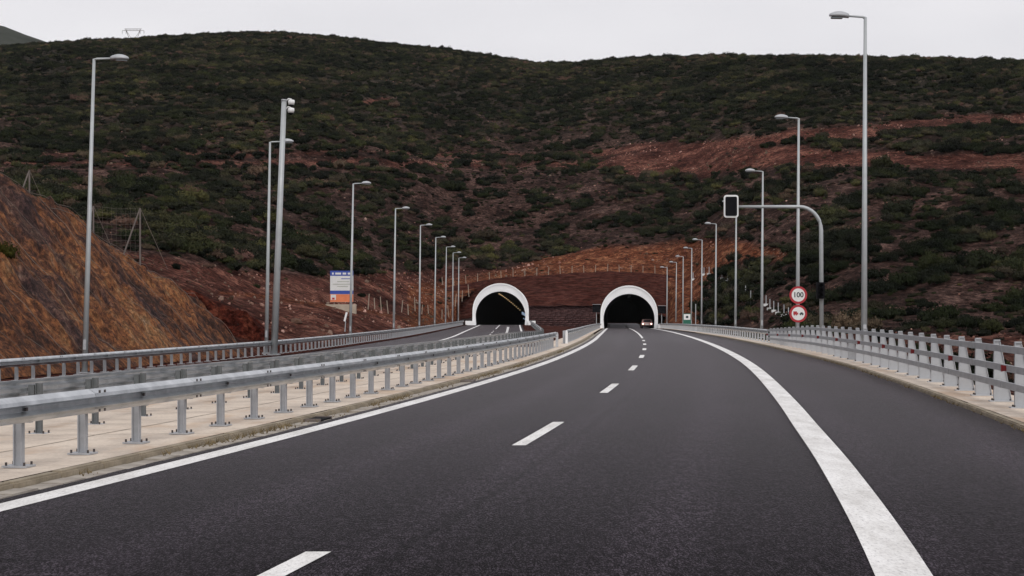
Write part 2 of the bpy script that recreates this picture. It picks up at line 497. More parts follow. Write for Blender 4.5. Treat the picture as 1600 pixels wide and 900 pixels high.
def pchip(xs, ys):
    xs, ys = np.array(xs, float), np.array(ys, float)
    h = np.diff(xs); dl = np.diff(ys) / h
    m = np.zeros_like(ys)
    m[0], m[-1] = dl[0], dl[-1]
    for i in range(1, len(xs) - 1):
        if dl[i - 1] * dl[i] > 0:
            w1, w2 = 2 * h[i] + h[i - 1], h[i] + 2 * h[i - 1]
            m[i] = (w1 + w2) / (w1 / dl[i - 1] + w2 / dl[i])
    def f(x):
        x = np.asarray(x, float)
        i = np.clip(np.searchsorted(xs, x) - 1, 0, len(xs) - 2)
        t = (x - xs[i]) / h[i]
        lo, hi = t < 0, t > 1
        tc = np.clip(t, 0, 1)
        r = ((2 * tc**3 - 3 * tc**2 + 1) * ys[i] + (tc**3 - 2 * tc**2 + tc) * h[i] * m[i] + (-2 * tc**3 + 3 * tc**2) * ys[i + 1] + (tc**3 - tc**2) * h[i] * m[i + 1])
        r = np.where(lo, ys[0] + (x - xs[0]) * m[0], r)
        return np.where(hi, ys[-1] + (x - xs[-1]) * m[-1], r)
    return f

# ------------------------------------------------------------------ road geometry (x right, y ahead, z up)
PORT_R, PORT_L = 268.0, 275.0
Cx = lambda d: -3.286 + 0.0625 * np.asarray(d, float) + 5.395 * (1 - np.exp(-np.asarray(d, float) / 40))
_lo = pchip([0, 13, 22, 58, 102, 128, 268], [3.35, 3.3, 3.2, 2.95, 3.05, 3.2, 3.5])
_ro = pchip([-10, 0, 10, 17, 25, 37, 55, 107, 160, 268], [4.06, 3.96, 3.83, 3.69, 3.55, 3.49, 3.52, 3.52, 3.5, 3.5])
_sh = pchip([0, 45, 64, 104, 200, 268], [2.9, 2.85, 2.6, 2.2, 1.2, 0.7])
Lx = lambda d: Cx(d) - _lo(d)
Rx = lambda d: Cx(d) + _ro(d)
KRx = lambda d: Rx(d) + _sh(d)                       # right kerb
KLx = lambda d: Lx(d) - 0.55                         # median kerb
Zr = lambda d: -1.1 * (np.clip(np.asarray(d, float), 0, 300) / 268.0) ** 2
_b = [float(Lx(d) - 3.3) for d in (0, 15, 30, 45, 60, 75)]
Bx = pchip([0, 15, 30, 45, 60, 75, 92, 106, 125, 160, 275, 420], _b + [0.75, 1.65, 2.2, 2.6, 2.95, 5.0])
CLx = pchip([0, 20, 35, 49.6, 58, 75, 85.5, 113, 141, 169, 275, 420], [-25, -20.3, -17.4, -15.3, -14.3, -12.5, -11.6, -10.3, -9.4, -8.9, -7.9, -5.5])   # left barrier
ELx = pchip([0, 30, 60, 90, 110, 150, 200, 275, 420], [-16.5, -12.6, -9.3, -6.9, -5.6, -5.2, -5.3, -5.3, -3.3])
Zlr = pchip([0, 75, 110, 160, 275, 320, 375, 425], [-0.02, -0.14, -0.4, -0.6, -0.62, -1.13, -3.1, -6.2])   # left road, median side
Zll = pchip([0, 75, 110, 160, 275, 320, 375, 425], [-0.6, -0.6, -0.6, -0.62, -0.62, -1.13, -3.1, -6.2])    # left road, outer side
zl = lambda x, d: Zll(d) + (Zlr(d) - Zll(d)) * np.clip((x - CLx(d)) / (Bx(d) - CLx(d)), 0, 1)

ds_r = np.concatenate([np.arange(-6, 40, 1.0), np.arange(40, 120, 2.0), np.arange(120, 425, 5.0)])
def strip(name, fa, fb, zf, mat, ds=ds_r, cols=2, dz=0.0, lat=None):
    rows, la = [], []
    for d in ds:
        a, b = float(fa(d)), float(fb(d))
        r = []
        for k in range(cols):
            x = a + (b - a) * k / (cols - 1)
            r.append((x, float(d), float(zf(x, d)) + dz))
            la.append(x - float(lat(d)) if lat else 0.0)
        rows.append(r)
    return sheet(rows, mat, name, {'lat': la})

zr2 = lambda x, d: Zr(d)
road = struct('road', strip('road', lambda d: Lx(d) - 0.32, KRx, zr2, M['asphalt'], cols=13, lat=Cx))
lroad = struct('left_road', strip('left_road', lambda d: CLx(d) + 0.5, lambda d: Bx(d) - 1.25, zl, M['asphalt'], cols=9, lat=lambda d: (ELx(d) + Bx(d)) / 2))

def line_on(parent, name, fx, w, d0, d1, zf, dz=0.005, step=2.0):
    ds = np.arange(d0, d1 + 1e-6, min(step, d1 - d0))
    return put(name, strip(name, lambda d: fx(d) - w / 2, lambda d: fx(d) + w / 2, zf, M['paint'], ds, 2, dz), parent=parent)
line_on(road, 'edge_line', Lx, 0.27, -5, 400, zr2, step=1.0)
line_on(road, 'edge_line', Rx, 0.35, -5, 400, zr2, step=1.0)
for k in range(8):
    e = 11.1 + 13.15 * k
    line_on(road, 'lane_dash', Cx, 0.17, max(e - 4.3, 4), e, zr2, step=1.07)
line_on(road, 'centre_line', Cx, 0.16, 112, 400, zr2)
line_on(lroad, 'edge_line', ELx, 0.26, -5, 400, zl)
line_on(lroad, 'edge_line', lambda d: Bx(d) - 1.65, 0.22, -5, 400, zl)
for k in range(14):
    e = 20 + 13.15 * k
    line_on(lroad, 'lane_dash', lambda d: (ELx(d) + Bx(d) - 1.65) / 2, 0.18, e - 4.3, e, zl, step=2.15)
line_on(lroad, 'centre_line', lambda d: (ELx(d) + Bx(d) - 1.65) / 2, 0.15, 215, 400, zl)

# ------------------------------------------------------------------ median, verge, kerbs
KH = 0.07
def median_row(d, a, b, za, zb, n=5):
    return [(a + (b - a) * k / (n - 1), float(d), za + (zb - za) * k / (n - 1)) for k in range(n)]
ds_m = np.concatenate([np.arange(-6, 78.1, 2.0)])
rows = [median_row(d, float(Bx(d) - 1.25), float(KLx(d) - 0.13), float(Zlr(d)) + KH, float(Zr(d)) + KH) for d in ds_m]
median = struct('median_pavement', sheet(rows, M['slab'], 'median_pavement'))
# slab joints are thin recessed-looking strips of dark filler laid in the surface
joint_m = plain('joint_filler', (0.44, 0.37, 0.30), (0.18, 0.145, 0.11), 6.0, 0.9)
def jrow(d, fr):
    a, b = float(Bx(d) - 1.25), float(KLx(d) - 0.13)
    x = a + (b - a) * fr + 0.02 * math.sin(d * 1.7)
    z = float(Zlr(d)) + KH + (float(Zr(d)) - float(Zlr(d))) * fr + 0.004
    return [(x - 0.012, float(d), z), (x + 0.012, float(d), z)]
put('slab_joint', sheet([jrow(d, 0.60) for d in np.arange(4, 78, 1.0)], joint_m, 'slab_joint'), parent=median)
for d in np.arange(9.0, 78, 6.0):
    a, b = float(Bx(d) - 1.25), float(KLx(d) - 0.13)
    za, zb = float(Zlr(d)) + KH + 0.005, float(Zr(d)) + KH + 0.005
    put('slab_joint', sheet([[(a, d - .01, za), (b, d - .01, zb)], [(a, d + .01, za), (b, d + .01, zb)]], joint_m, 'slab_joint'), parent=median)

def along(fx, d):
    """yaw so that local +y follows the curve fx"""
    e = 0.5
    return -math.atan2(float(fx(d + e) - fx(d - e)), 2 * e)
def pitch(zf, d):
    return math.atan2(float(zf(d + 0.5) - zf(d - 0.5)), 1.0)

kerb_me = MB().box((-0.065, 0, -0.06), (0.13, 0.985, 0.36)).mesh('kerb_stone', M['kerb'])
bm = bmesh.new(); bm.from_mesh(kerb_me)
bmesh.ops.bevel(bm, geom=[e for e in bm.edges if all(v.co.z > 0 for v in e.verts)], offset=0.018, segments=2, affect='EDGES')
bm.to_mesh(kerb_me); bm.free()
gut_me = MB().box((0.125, 0, -0.05), (0.235, 0.488, 0.1)).mesh('gutter_slab', M['gutter'])
def kerb_run(parent, fx, zf, d0, d1, side=1):
    for d in np.arange(d0 + .5, d1, 1.0):
        yaw = along(fx, d)
        put('kerb_stone', kerb_me, (float(fx(d)) + RNG.normal(0, .004), d, float(zf(d)) + KH - 0.12 + RNG.normal(0, .003)), (pitch(zf, d), 0, yaw + (0 if side > 0 else math.pi)), parent)
kerb_run(median, KLx, Zr, 4, 78)
for d in np.arange(8.25, 60, 0.5):
    if RNG.random() < 0.05:
        continue
    put('gutter_slab', gut_me, (float(KLx(d)) + 0.005 + RNG.normal(0, .004), d, float(Zr(d)) + 0.006 + RNG.normal(0, .004)), (0, RNG.normal(0, .012), along(KLx, d)), median)
gb = MB(); ds_g = np.arange(-5, 110, 2.0)
struct('gutter_bed', strip('gutter_bed', KLx, lambda d: Lx(d) - 0.31, lambda x, d: Zr(d) - 0.03, M['gutter'], ds_r[ds_r < 270]))
# drain inlets in the kerb line
for d in (24.6, 38.5):
    t = thing('drain_inlet', 'small dark drain inlet in the gutter beside the %s guard rail posts' % ('near' if d < 30 else 'farther'), 'drain', (float(KLx(d)) + .1, d, float(Zr(d))))
    mb = MB()
    yaw = Matrix.Rotation(along(KLx, d), 3, 'Z')
    c = Vector((float(KLx(d)) + .12, d, float(Zr(d)) + .017))
    mb.box(c, (0.25, 0.62, 0.03), 0, yaw)
    put('cover', mb.mesh('cover', M['black'] if d < 30 else M['rust']), parent=t)
    for s in (-1, 1):
        put('frame_bar', MB().box(c + yaw @ Vector((0, s * .33, 0.005)), (0.27, 0.035, 0.05), 0, yaw).mesh('frame_bar', M['rust']), parent=t)

# strip beside the far median kerb, then earth between the carriageways
rows = [median_row(d, float(KLx(d) - 1.6), float(KLx(d) - 0.13), float(Zr(d)) + KH, float(Zr(d)) + KH, 2) for d in np.arange(78, 268.1, 5)]
mstrip = struct('median_strip', sheet(rows, M['slab'], 'median_strip'))
kerb_run(mstrip, KLx, Zr, 78, 140)
rows = [median_row(d, float(Bx(d) - 1.25), float(KLx(d) - 1.58), float(Zlr(d)) + KH - .02, float(Zr(d)) + KH - .03, 8) for d in np.arange(77.5, 290, 5)]
struct('median_earth', sheet(rows, M['fill'], 'median_earth'))

# right verge
rows = [[(float(KRx(d) + a), float(d), float(Zr(d)) + z) for a, z in ((0.13, KH), (0.5, KH), (0.95, KH), (1.35, KH), (1.36, -0.6))] for d in ds_r[ds_r < 269]]
verge = struct('verge_pavement', sheet(rows, M['slab'], 'verge_pavement', smooth=False))
kerb_run(verge, KRx, Zr, 10, 150, -1)
# left outer verge
rows = [[(float(CLx(d) + a), float(d), float(Zll(d)) + z) for a, z in ((-1.6, 0.02), (0.35, KH), (0.5, KH), (0.502, -0.2))] for d in ds_r[(ds_r > 10) & (ds_r < 276)]]
struct('outer_verge', sheet(rows, M['fill'], 'outer_verge', smooth=False))

# ------------------------------------------------------------------ guard rails
W = [(0.0, -.13), (.066, -.088), (.082, -.058), (.0, -.024), (.0, .018), (.080, .046), (.070, .082), (0.0, .13)]
def w_beam(length):
    prof = W + [(n - .007, z * .985) for n, z in reversed(W)]
    mb = MB().prism(prof, -length / 2, length / 2, 'y')
    for yy in (-length / 2 + .08, -length / 2 + .22):          # splice bolts
        for zz in (-.1, .1):
            mb.box((.083, yy, zz), (.012, .03, .03), 1)
    mb.box((0.016, 0.0, 0), (.014, .05, .035), 1)
    return mb.mesh('rail_beam', [M['steel'], M['bolt']])
beam_me = w_beam(3.03)

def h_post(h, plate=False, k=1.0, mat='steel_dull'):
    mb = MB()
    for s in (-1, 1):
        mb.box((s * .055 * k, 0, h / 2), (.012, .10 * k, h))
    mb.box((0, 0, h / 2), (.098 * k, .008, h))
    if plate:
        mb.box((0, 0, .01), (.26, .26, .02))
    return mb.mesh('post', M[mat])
plate_me = MB().box((0, 0, .009), (.25, .23, .018))
for sx in (-1, 1):
    for sy in (-1, 1):
        plate_me.tube([(sx * .095, sy * .08, .015), (sx * .095, sy * .08, .05)], .013, 6, 1)
plate_me = plate_me.mesh('base_plate', [M['steel_dull'], M['bolt']])

def w_rail(label, fx, zf, d0, d1, side, spacing, base=KH, top=0.70, cat='guard rail', k=1.0, mat='steel_dull'):
    """side=+1: rail face looks to +x of its posts, -1 the other way; fx is the rail line"""
    p0 = (float(fx(d0)), d0, float(zf(d0)))
    t = thing('guard_rail', label, cat, p0, 'steel guard rails along the road')
    post_near, post_far = h_post(top - .04, False, k, mat), h_post(top - .04, True, k, mat)
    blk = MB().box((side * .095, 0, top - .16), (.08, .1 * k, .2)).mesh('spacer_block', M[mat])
    for d in np.arange(d0 + .2, d1, spacing):
        x, z, yaw = float(fx(d)) - side * .15, float(zf(d)) + base, along(fx, d)
        near = d < 62
        p = put('post', post_near if near else post_far, (x, d, z), (0, 0, yaw), t)
        if near:
            put('base_plate', plate_me, (x, d, z), (0, 0, yaw), p)
            put('spacer_block', blk, (x, d, z), (0, 0, yaw), p)
    n = int(round((d1 - d0) / 3.0))
    for k in range(n):
        d = d0 + 1.5 + 3.0 * k
        put('rail_beam', beam_me, (float(fx(d)), d, float(zf(d)) + base + top - .13 + .01), (pitch(zf, d) * (1 if side > 0 else -1), 0, along(fx, d) + (0 if side > 0 else math.pi)), t)
    return t

Ax = lambda d: Lx(d) - 1.02
ga = w_rail('nearest steel guard rail on the pale median, in front beside the white edge line', Ax, Zr, 5.75, 75.7, 1, 1.5, k=.72)
gap_rail = w_rail('far guard rail beginning past the median gap and running to the right tunnel', Ax, Zr, 85.8, 265.8, 1, 2.0)
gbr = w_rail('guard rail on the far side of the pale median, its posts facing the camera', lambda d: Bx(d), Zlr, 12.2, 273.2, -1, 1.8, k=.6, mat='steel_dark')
gc = w_rail('guard rail along the outer edge of the left road below the rock cut', CLx, Zll, 36.0, 273.0, 1, 1.25, k=.75)
# turned-down white end pieces
for root, fx, zf, d in ((gap_rail, Ax, Zr, 85.6), (ga, Ax, Zr, 75.9)):
    mb = MB().prism([(-.06, 0), (.06, 0), (.06, .6), (.03, .68), (-.03, .68), (-.06, .6)], -.03, .03, 'y')
    put('end_plate', mb.mesh('end_plate', M['white'] if d > 80 else M['steel_dull']), (float(fx(d)), d, float(zf(d)) + KH), (0, 0, 0), root)

# bridge-type parapet on the right: tapered plate posts and three rails
t = thing('parapet_rail', 'steel parapet with tapered plate posts and three rails along the right verge', 'guard rail', (float(KRx(18) + .7), 18, KH), 'steel guard rails along the road')
pm = MB()
pm.prism([(-.10, .018), (.19, .018), (.185, .10), (.0, 1.04), (-.085, 1.04), (-.10, .12)], -.007, .007, 'y')      # web plate
pm.box((-.09, 0, .54), (.012, .09, 1.03)); 
pm.prism([(.195, .02), (.207, .02), (.014, 1.03), (.002, 1.03)], -.03, .03, 'y')
pm.box((-.04, 0, 1.05), (.10, .08, .025))
ppost = pm.mesh('post', M['plate'])
pp = MB().box((.03, 0, .009), (.40, .22, .018))
for sx in (-.11, .17):
    for sy in (-.08, .08):
        pp.tube([(sx, sy, .016), (sx, sy, .05)], .014, 6, 1)
pplate = pp.mesh('base_plate', [M['steel_dull'], M['bolt']])
Px = lambda d: KRx(d) + 0.72
hsc = lambda d: float(np.interp(d, [66, 87], [1.0, 0.72]))      # the parapet steps down towards the plain rail
for i, d in enumerate(np.arange(18.6, 87.5, 2.0)):
    p = put('post', ppost, (float(Px(d)), d, float(Zr(d)) + KH), (0, 0, along(Px, d)), t, (1, 1, hsc(d)))
    if d < 60:
        put('base_plate', pplate, (float(Px(d)), d, float(Zr(d)) + KH), (0, 0, along(Px, d)), p)
rl = MB().prism([(-.05, -.055), (.0, -.055), (.0, .055), (-.05, .055)], -1.5, 1.5, 'y')
rl.box((-.026, -1.46, 0), (.062, .09, .122))
railm = rl.mesh('rail_beam', M['plate'])
refl = MB().prism([(-.03, -.055), (.05, -.04), (.05, .04), (-.03, .055)], -.03, .03, 'y').mesh('reflector', M['reflector'])
for k in range(23):
    d = 18.6 + 1.5 + 3.0 * k
    for h in (0.93, 0.62, 0.34):
        put('rail_beam', railm, (float(Px(d)) - .10, d, float(Zr(d)) + KH + h * hsc(d)), (pitch(lambda q: Zr(q) + h * hsc(q), d), 0, along(Px, d)), t)
    if k % 2 == 0:
        put('reflector', refl, (float(Px(d + 1.0)) - .20, d + 1.0, float(Zr(d)) + KH + .62 * hsc(d)), (0, 0, along(Px, d)), t)

w_rail('low far guard rail continuing from the right parapet to the right tunnel', lambda d: Px(d) - .1, Zr, 87.6, 264.6, -1, 2.0, k=.75)

# ------------------------------------------------------------------ terrain
_px = [-900, -300, 0, 100, 200, 300, 400, 500, 600, 700, 745, 800, 850, 900, 950, 1040, 1085, 1150, 1250, 1350, 1500, 1600, 1900, 2500]
_yr = [125, 90, 74, 68, 63, 57, 53, 58, 70, 81, 87, 95, 101, 101, 98, 93, 92, 91, 92, 94, 97, 101, 112, 140]
_dr = [700, 780, 820, 820, 820, 820, 810, 800, 790, 780, 775, 770, 760, 740, 720, 690, 670, 650, 620, 600, 575, 560, 520, 460]
_dt = [95, 110, 120, 125, 130, 140, 158, 180, 215, 272, 300, 304, 304, 304, 304, 304, 262, 215, 175, 152, 138, 130, 110, 90]
_yt = [360, 385, 400, 408, 420, 440, 464, 472, 486, 484, 452, 446, 440, 436, 434, 436, 496, 508, 513, 516, 521, 526, 535, 560]
F_yr, F_dr, F_dt, F_yt = (lambda a: (lambda p: np.interp(p, _px, a)))(_yr), pchip(_px, _dr), (lambda a: (lambda p: np.interp(p, _px, a)))(_dt), (lambda a: (lambda p: np.interp(p, _px, a)))(_yt)
F_yr = pchip(_px, _yr)

def terrain_z(x, d):
    x = np.asarray(x, float); d = np.asarray(d, float)
    p = 800 + FPX * x / np.maximum(d, 1)
    dt, dr = F_dt(p), F_dr(p)
    et, er = (HOR - F_yt(p)) / FPX, (HOR - F_yr(p)) / FPX
    s = (d - dt) / (dr - dt)
    sc = np.clip(s, 0, 2.2)
    sh = np.where(sc <= 1, 1 - (1 - np.clip(sc, 0, 1)) ** 1.75, 1 - 0.9 * (sc - 1) ** 2)
    hill = EYE + (et + (er - et) * sh) * d
    amp = np.clip((d - dt) / 60, 0, 1)
    rg = 1 - np.clip((s - 0.82) / 0.15, 0, 1) * 0.8
    n = fbm(x / 60, d / 85, 4) * 5.0 * amp * rg + fbm(x / 11 + 9, d / 14, 3) * 1.1 * amp * rg + fbm(x / 3.2, d / 4.0, 2) * 0.35 * np.clip(amp * 3, 0.15, 1)
    hill = hill + n
    # land between the road corridor and the toe of the slope
    left = CLx(d) - 1.75 - x
    right = x - (KRx(d) + 1.5)
    out = np.maximum(np.maximum(left, right), 0)
    zc = np.where(x < Bx(d), Zll(d) - 0.35, Zr(d) - 0.55)
    zt = EYE + et * dt
    tt = out / (out + np.maximum(dt - d, 0) * 0.15 + 1e-3)
    near = zc + (zt - zc) * tt ** 0.8
    near = near - np.where(right > left, 1.0, 0.1) * np.sin(np.pi * np.clip(tt, 0, 1)) + fbm(x / 4, d / 6, 3) * 0.5 * np.clip(out / 3, 0, 1)
    return np.where(d > dt, hill, near)

PX, PY = lambda x, d: 800 + FPX * x / d, lambda z, d: HOR - (z - EYE) * FPX / d

def zones(p, y, x, d):
    """bare / orange / green ground by where the tracks and cuttings lie on the slope"""
    wob = fbm(x / 9, d / 16, 3) * 9
    yy = y + wob
    sm = lambda v, a, b: np.clip((v - a) / (b - a), 0, 1)
    bare = np.zeros_like(y)
    b1 = np.interp(p, [900, 1150, 1240, 1330, 1430, 1600, 2200], [240, 226, 210, 206, 197, 184, 150])
    h1 = np.interp(p, [900, 1100, 1240, 1430, 1600], [0, 5, 8, 8, 9])
    bare = np.maximum(bare, 1 - sm(np.abs(yy - b1), h1, h1 + 5))
    b2 = np.interp(p, [900, 1000, 1100, 1240, 1430, 1600, 2200], [256, 250, 248, 246, 249, 258, 280])
    h2 = np.interp(p, [930, 985, 1100, 1200, 1300, 1600], [0, 20, 25, 14, 10, 10])
    bare = np.maximum(bare, 1 - sm(np.abs(yy - b2), h2, h2 + 6))
    top = np.interp(p, [600, 740, 850, 950, 1100, 1240, 1262], [445, 436, 404, 386, 376, 388, 440])
    bot = np.interp(p, [700, 1080, 1100, 1150, 1245, 1262], [600, 600, 440, 402, 398, 395])
    orange = sm(yy, top - 4, top + 5) * (1 - sm(yy, bot - 3, bot + 8)) * (p > 640) * (p < 1266)
    tl = np.interp(p, [-400, 200, 230, 300, 400, 500, 600, 700, 780], [396, 396, 398, 410, 425, 432, 424, 420, 424])
    lowleft = sm(yy, tl - 5, tl + 6) * (p < 790)
    bare = np.maximum(bare, lowleft)
    scar = 1 - sm(np.hypot((p - 590) / 30, (yy - 158) / 6), 0.6, 1.1)
    rock = np.clip(sm(yy, 515, 528), 0, 1) * (p > 1280) * 0.8
    bare = np.maximum(np.maximum(bare, scar), rock)
    track = (1 - sm(np.abs(y - np.interp(p, [350, 400, 505, 560, 650, 720], [458, 462, 477, 482, 503, 513])), 2, 4)) * (p > 340) * (p < 700)
    orange = np.maximum(orange, track * 0.8)
    green = sm(200 - y, -50, 60) * 0.9
    return np.clip(np.maximum(bare, orange), 0, 1), np.clip(orange, 0, 1), np.clip(green * (1 - bare), 0, 1)

azs = np.linspace(-0.56, 0.56, 520)
rd = [6.0]
while rd[-1] < 1250:
    r = rd[-1]
    rd.append(r + (0.02 * r + .3 if r < 90 else (1.6 if r < 330 else (2.6 if r < 850 else 18))))
rd = np.array(rd)
A, D = np.meshgrid(azs, rd)
X = A * D
Z = terrain_z(X, D)
P_, Y_ = PX(X, D), PY(Z, D)
ba, orr, gr = zones(P_, Y_, X, D)
rows = np.stack([X, D, Z], -1)
_cor = (D < F_dt(P_)) & (D > 277) & (X > CLx(D) - 1.0) & (X < KRx(D) + 1.2)
def cut_faces(me, mask):
    bm = bmesh.new(); bm.from_mesh(me); bm.verts.ensure_lookup_table()
    bmesh.ops.delete(bm, geom=[bm.verts[i] for i in np.where(mask.ravel())[0]], context='VERTS')
    bm.to_mesh(me); bm.free()
    return me
struct('hillside', cut_faces(sheet([[tuple(q) for q in r] for r in rows], M['terrain'], 'hillside', {'bare': ba.ravel(), 'orange': orr.ravel(), 'green': gr.ravel()}), _cor))

# horizon-wide ground sheet below everything, and the farther hill behind the left shoulder
gx = [(-6000, -6000), (6000, -6000), (6000, 6000), (-6000, 6000)]
gm = bpy.data.meshes.new('ground')
N = 24
gv = [(-6000 + 12000 * i / N, -6000 + 12000 * j / N, -7.0) for j in range(N + 1) for i in range(N + 1)]
gm.from_pydata(gv, [], [(j * (N + 1) + i, j * (N + 1) + i + 1, (j + 1) * (N + 1) + i + 1, (j + 1) * (N + 1) + i) for j in range(N) for i in range(N)])
gm.materials.append(M['terrain'])
struct('ground', gm)
rows = []
for i, d in enumerate(np.linspace(1500, 2600, 30)):
    r = []
    for a in np.linspace(-0.75, 0.0, 60):
        p = 800 + FPX * a
        ytop = np.interp(p, [-1200, -300, 0, 75, 200, 400], [-60, 5, 36, 64, 130, 240])
        s = i / 12.0
        e = (HOR - ytop) / FPX
        ee = e * (1 - (1 - min(s, 1)) ** 2 * 0.75) if s <= 1 else e * (1 - 0.3 * (s - 1))
        r.append((a * d, d, EYE + ee * d + float(fbm(a * 40, d / 90, 4)) * 6))
    rows.append(r)
nv = 30 * 60
far_m = plain('distant_scrub', (0.050, 0.054, 0.046), (0.030, 0.033, 0.027), 0.03, 1.0, spec=0.02)
struct('far_hill', sheet(rows, far_m, 'far_hill', {'bare': np.zeros(nv), 'orange': np.zeros(nv), 'green': np.ones(nv) * .95}))

# ------------------------------------------------------------------ rock cut on the left
def cut_z(u, d):
    dend = 85.5 - 0.27 * np.minimum(u, 11) ** 2 - np.maximum(u - 11, 0) * 1.0 + fbm(u / 2.0, u * 0 + 3.3, 3) * 1.6
    over = d - dend
    sp = np.where(over > 6, over, np.log1p(np.exp(np.clip(over * 1.6, -30, 12))) / 1.6)
    u2 = np.minimum(u, 20) + np.maximum(u - 20, 0) * 0.25
    z = -0.55 + 1.1 * u2 - 1.35 * sp
    rough = fbm(d / 1.2, u / 1.5, 5, .7) * 0.7 + fbm(d / 5.5 + 5, u / 6.0, 3) * 0.45 + np.abs(fbm(d / 0.7, u / 3.5 + 7, 2)) * -0.16
    return z + rough * np.clip(u / 1.2, 0.05, 1)
us = np.concatenate([np.linspace(0, 12, 110), np.linspace(12.3, 34, 60)])
dd = np.concatenate([np.arange(14, 40, 0.5), np.arange(40, 98, 0.28)])
U, DD = np.meshgrid(us, dd)
base = CLx(DD) - 1.5
XX, ZZ = base - U, cut_z(U, DD)
rows = np.stack([XX, DD, ZZ], -1)
flow = np.stack([DD, U * 1.5, DD * 0], -1).reshape(-1, 3)
cut = struct('rock_slope', sheet([[tuple(q) for q in r] for r in rows], M['rockcut'], 'rock_slope', {'flow': flow}))
# dark red earth bank beyond the end of the cut
mr, _nt, _b = nt_new('dark_red_earth')
_tc = _nt.nodes.new("ShaderNodeTexCoord").outputs['Object']
_n = noise(_nt, 0.9, 6, 0.75, _tc)
_r = ramp(_nt, [(0.38, (0.016, 0.0045, 0.0035)), (0.5, (0.045, 0.0105, 0.0070)), (0.64, (0.085, 0.026, 0.016))])
_nt.links.new(_n.outputs[0], _r.inputs[0])
_nt.links.new(speckle(_nt, _r.outputs[0], _tc, 3.0, 0.45, 1.8), _b.inputs['Base Color'])
_b.inputs['Roughness'].default_value = 1.0
_b.inputs['Specular IOR Level'].default_value = 0.02
bump(_nt, _b, _n.outputs[0], 1.0, 0.4)
bxs, bys = np.arange(-21.5, -13.0, 0.17), np.arange(85.5, 118, 0.3)
BX, BY = np.meshgrid(bxs, bys)
crest = np.interp(BX, [-21.5, -18.2, -17.0, -15.3, -14.2, -13.0], [3.4, 2.7, 2.1, 1.2, 0.3, -0.6]) + fbm(BX / .9, BX * 0 + 2, 3) * .35
BZ = crest - 1.0 * np.maximum(96 - BY, 0) ** .9 - .12 * np.maximum(BY - 96, 0) + fbm(BX / 1.1, BY / 1.3, 4) * .35
BZ = np.maximum(BZ, -2.2)
struct('red_bank', sheet([[tuple(q) for q in r] for r in np.stack([BX, BY, BZ], -1)], mr, 'red_bank'))
# draped steel netting cables down the face
net = thing('rockfall_netting', 'thin steel netting cables draped down the orange rock cut', 'netting', (float(CLx(70)) - 1.5, 70, -.5))
for d in np.arange(30, 80, 1.9):
    d0 = d + RNG.normal(0, .25)
    pts = []
    for u in np.linspace(0.3, 13, 22):
        if d0 > 85.0 - 0.27 * min(u, 11) ** 2 - max(u - 11, 0):
            break
        dq = d0 + 0.12 * math.sin(u * .9 + d)
        pts.append((float(CLx(dq)) - 1.5 - u, dq, float(cut_z(np.array(u), np.array(dq))) + .10))
    if len(pts) > 2:
        put('cable', MB().tube(pts, 0.006 if int(d * 10) % 3 else 0.010, 4).mesh('cable', M['wire']), parent=net)
# rope along the shoulder of the cut
for k, off in enumerate((0.2, 1.1)):
    pts = []
    for u in np.linspace(0.2, 13, 50):
        dq = 85.0 - 0.27 * min(u, 11) ** 2 - max(u - 11, 0) - off * 1.6
        pts.append((float(CLx(dq)) - 1.5 - u, dq, float(cut_z(np.array(u), np.array(dq))) + .12))
    put('edge_rope', MB().tube(pts, 0.013, 4).mesh('edge_rope', M['wire']), parent=net)

# ------------------------------------------------------------------ tunnels
def arc(hw, zc, r, n=26, zb=0.0):
    """outline from right foot over the crown to the left foot"""
    pts = [(hw, zb)]
    a0 = math.asin(max(-0.0, 0.0))
    for k in range(n + 1):
        a = math.pi * k / n
        pts.append((r * math.cos(a), zc + r * math.sin(a)))
    pts.append((-hw, zb))
    return pts
IN = arc(4.02, 1.45, 4.12)
OUT = arc(4.62, 2.3, 4.62)

def loft(mb, a, b, mi=0):
    n = len(a)
    mb.add(list(a) + list(b), [(k, k + 1, n + k + 1, n + k) for k in range(n - 1)], mi)

def portal(label, xc, d, z0, path, lights, drop=0.0):
    t = thing('tunnel_portal', label, 'tunnel', (xc, d, z0), 'twin tunnel portals')
    sl = float(path(d + 5) - path(d)) / 5
    P = lambda o, dy, s=1.0: [(xc + x * s + sl * dy, d + dy, z0 + z) for x, z in o]
    mb = MB()                                                     # crescent face, set a little behind the rim
    loft(mb, P(OUT, -0.22), P(IN, -0.22)); loft(mb, P(IN, -0.22), P(IN, 0.56))
    put('face', mb.mesh('face', M['portal_face'], True), parent=t)
    RIM = arc(4.40, 2.28, 4.42)
    RIM = [(x, z) for x, z in RIM]
    mb = MB()                                                     # proud bright outer rim
    loft(mb, P(OUT, -0.35), P(RIM, -0.35)); loft(mb, P(RIM, -0.35), P(RIM, 0.0)); loft(mb, P(OUT, -0.35), P(OUT, 34))
    put('rim', mb.mesh('rim', M['portal']), parent=t)
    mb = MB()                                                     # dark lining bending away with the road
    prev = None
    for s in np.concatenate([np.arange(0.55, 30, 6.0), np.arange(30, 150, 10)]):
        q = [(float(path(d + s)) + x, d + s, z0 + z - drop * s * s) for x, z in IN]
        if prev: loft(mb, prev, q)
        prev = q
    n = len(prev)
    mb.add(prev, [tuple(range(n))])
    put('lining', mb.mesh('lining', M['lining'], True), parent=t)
    for s in (-1, 1):
        put('footing', MB().box((xc + s * 5.15, d - .3, z0 + .35), (1.25, 1.6, .7)).mesh('footing', M['portal']), parent=t)
    for (lx, lz, ls, w, h, m) in lights:
        put('tunnel_lamp', MB().box((float(path(d + ls)) + lx, d + ls, z0 + lz - drop * ls * ls), (w, 2.2, h)).mesh('tunnel_lamp', M[m]), parent=t)
    return t
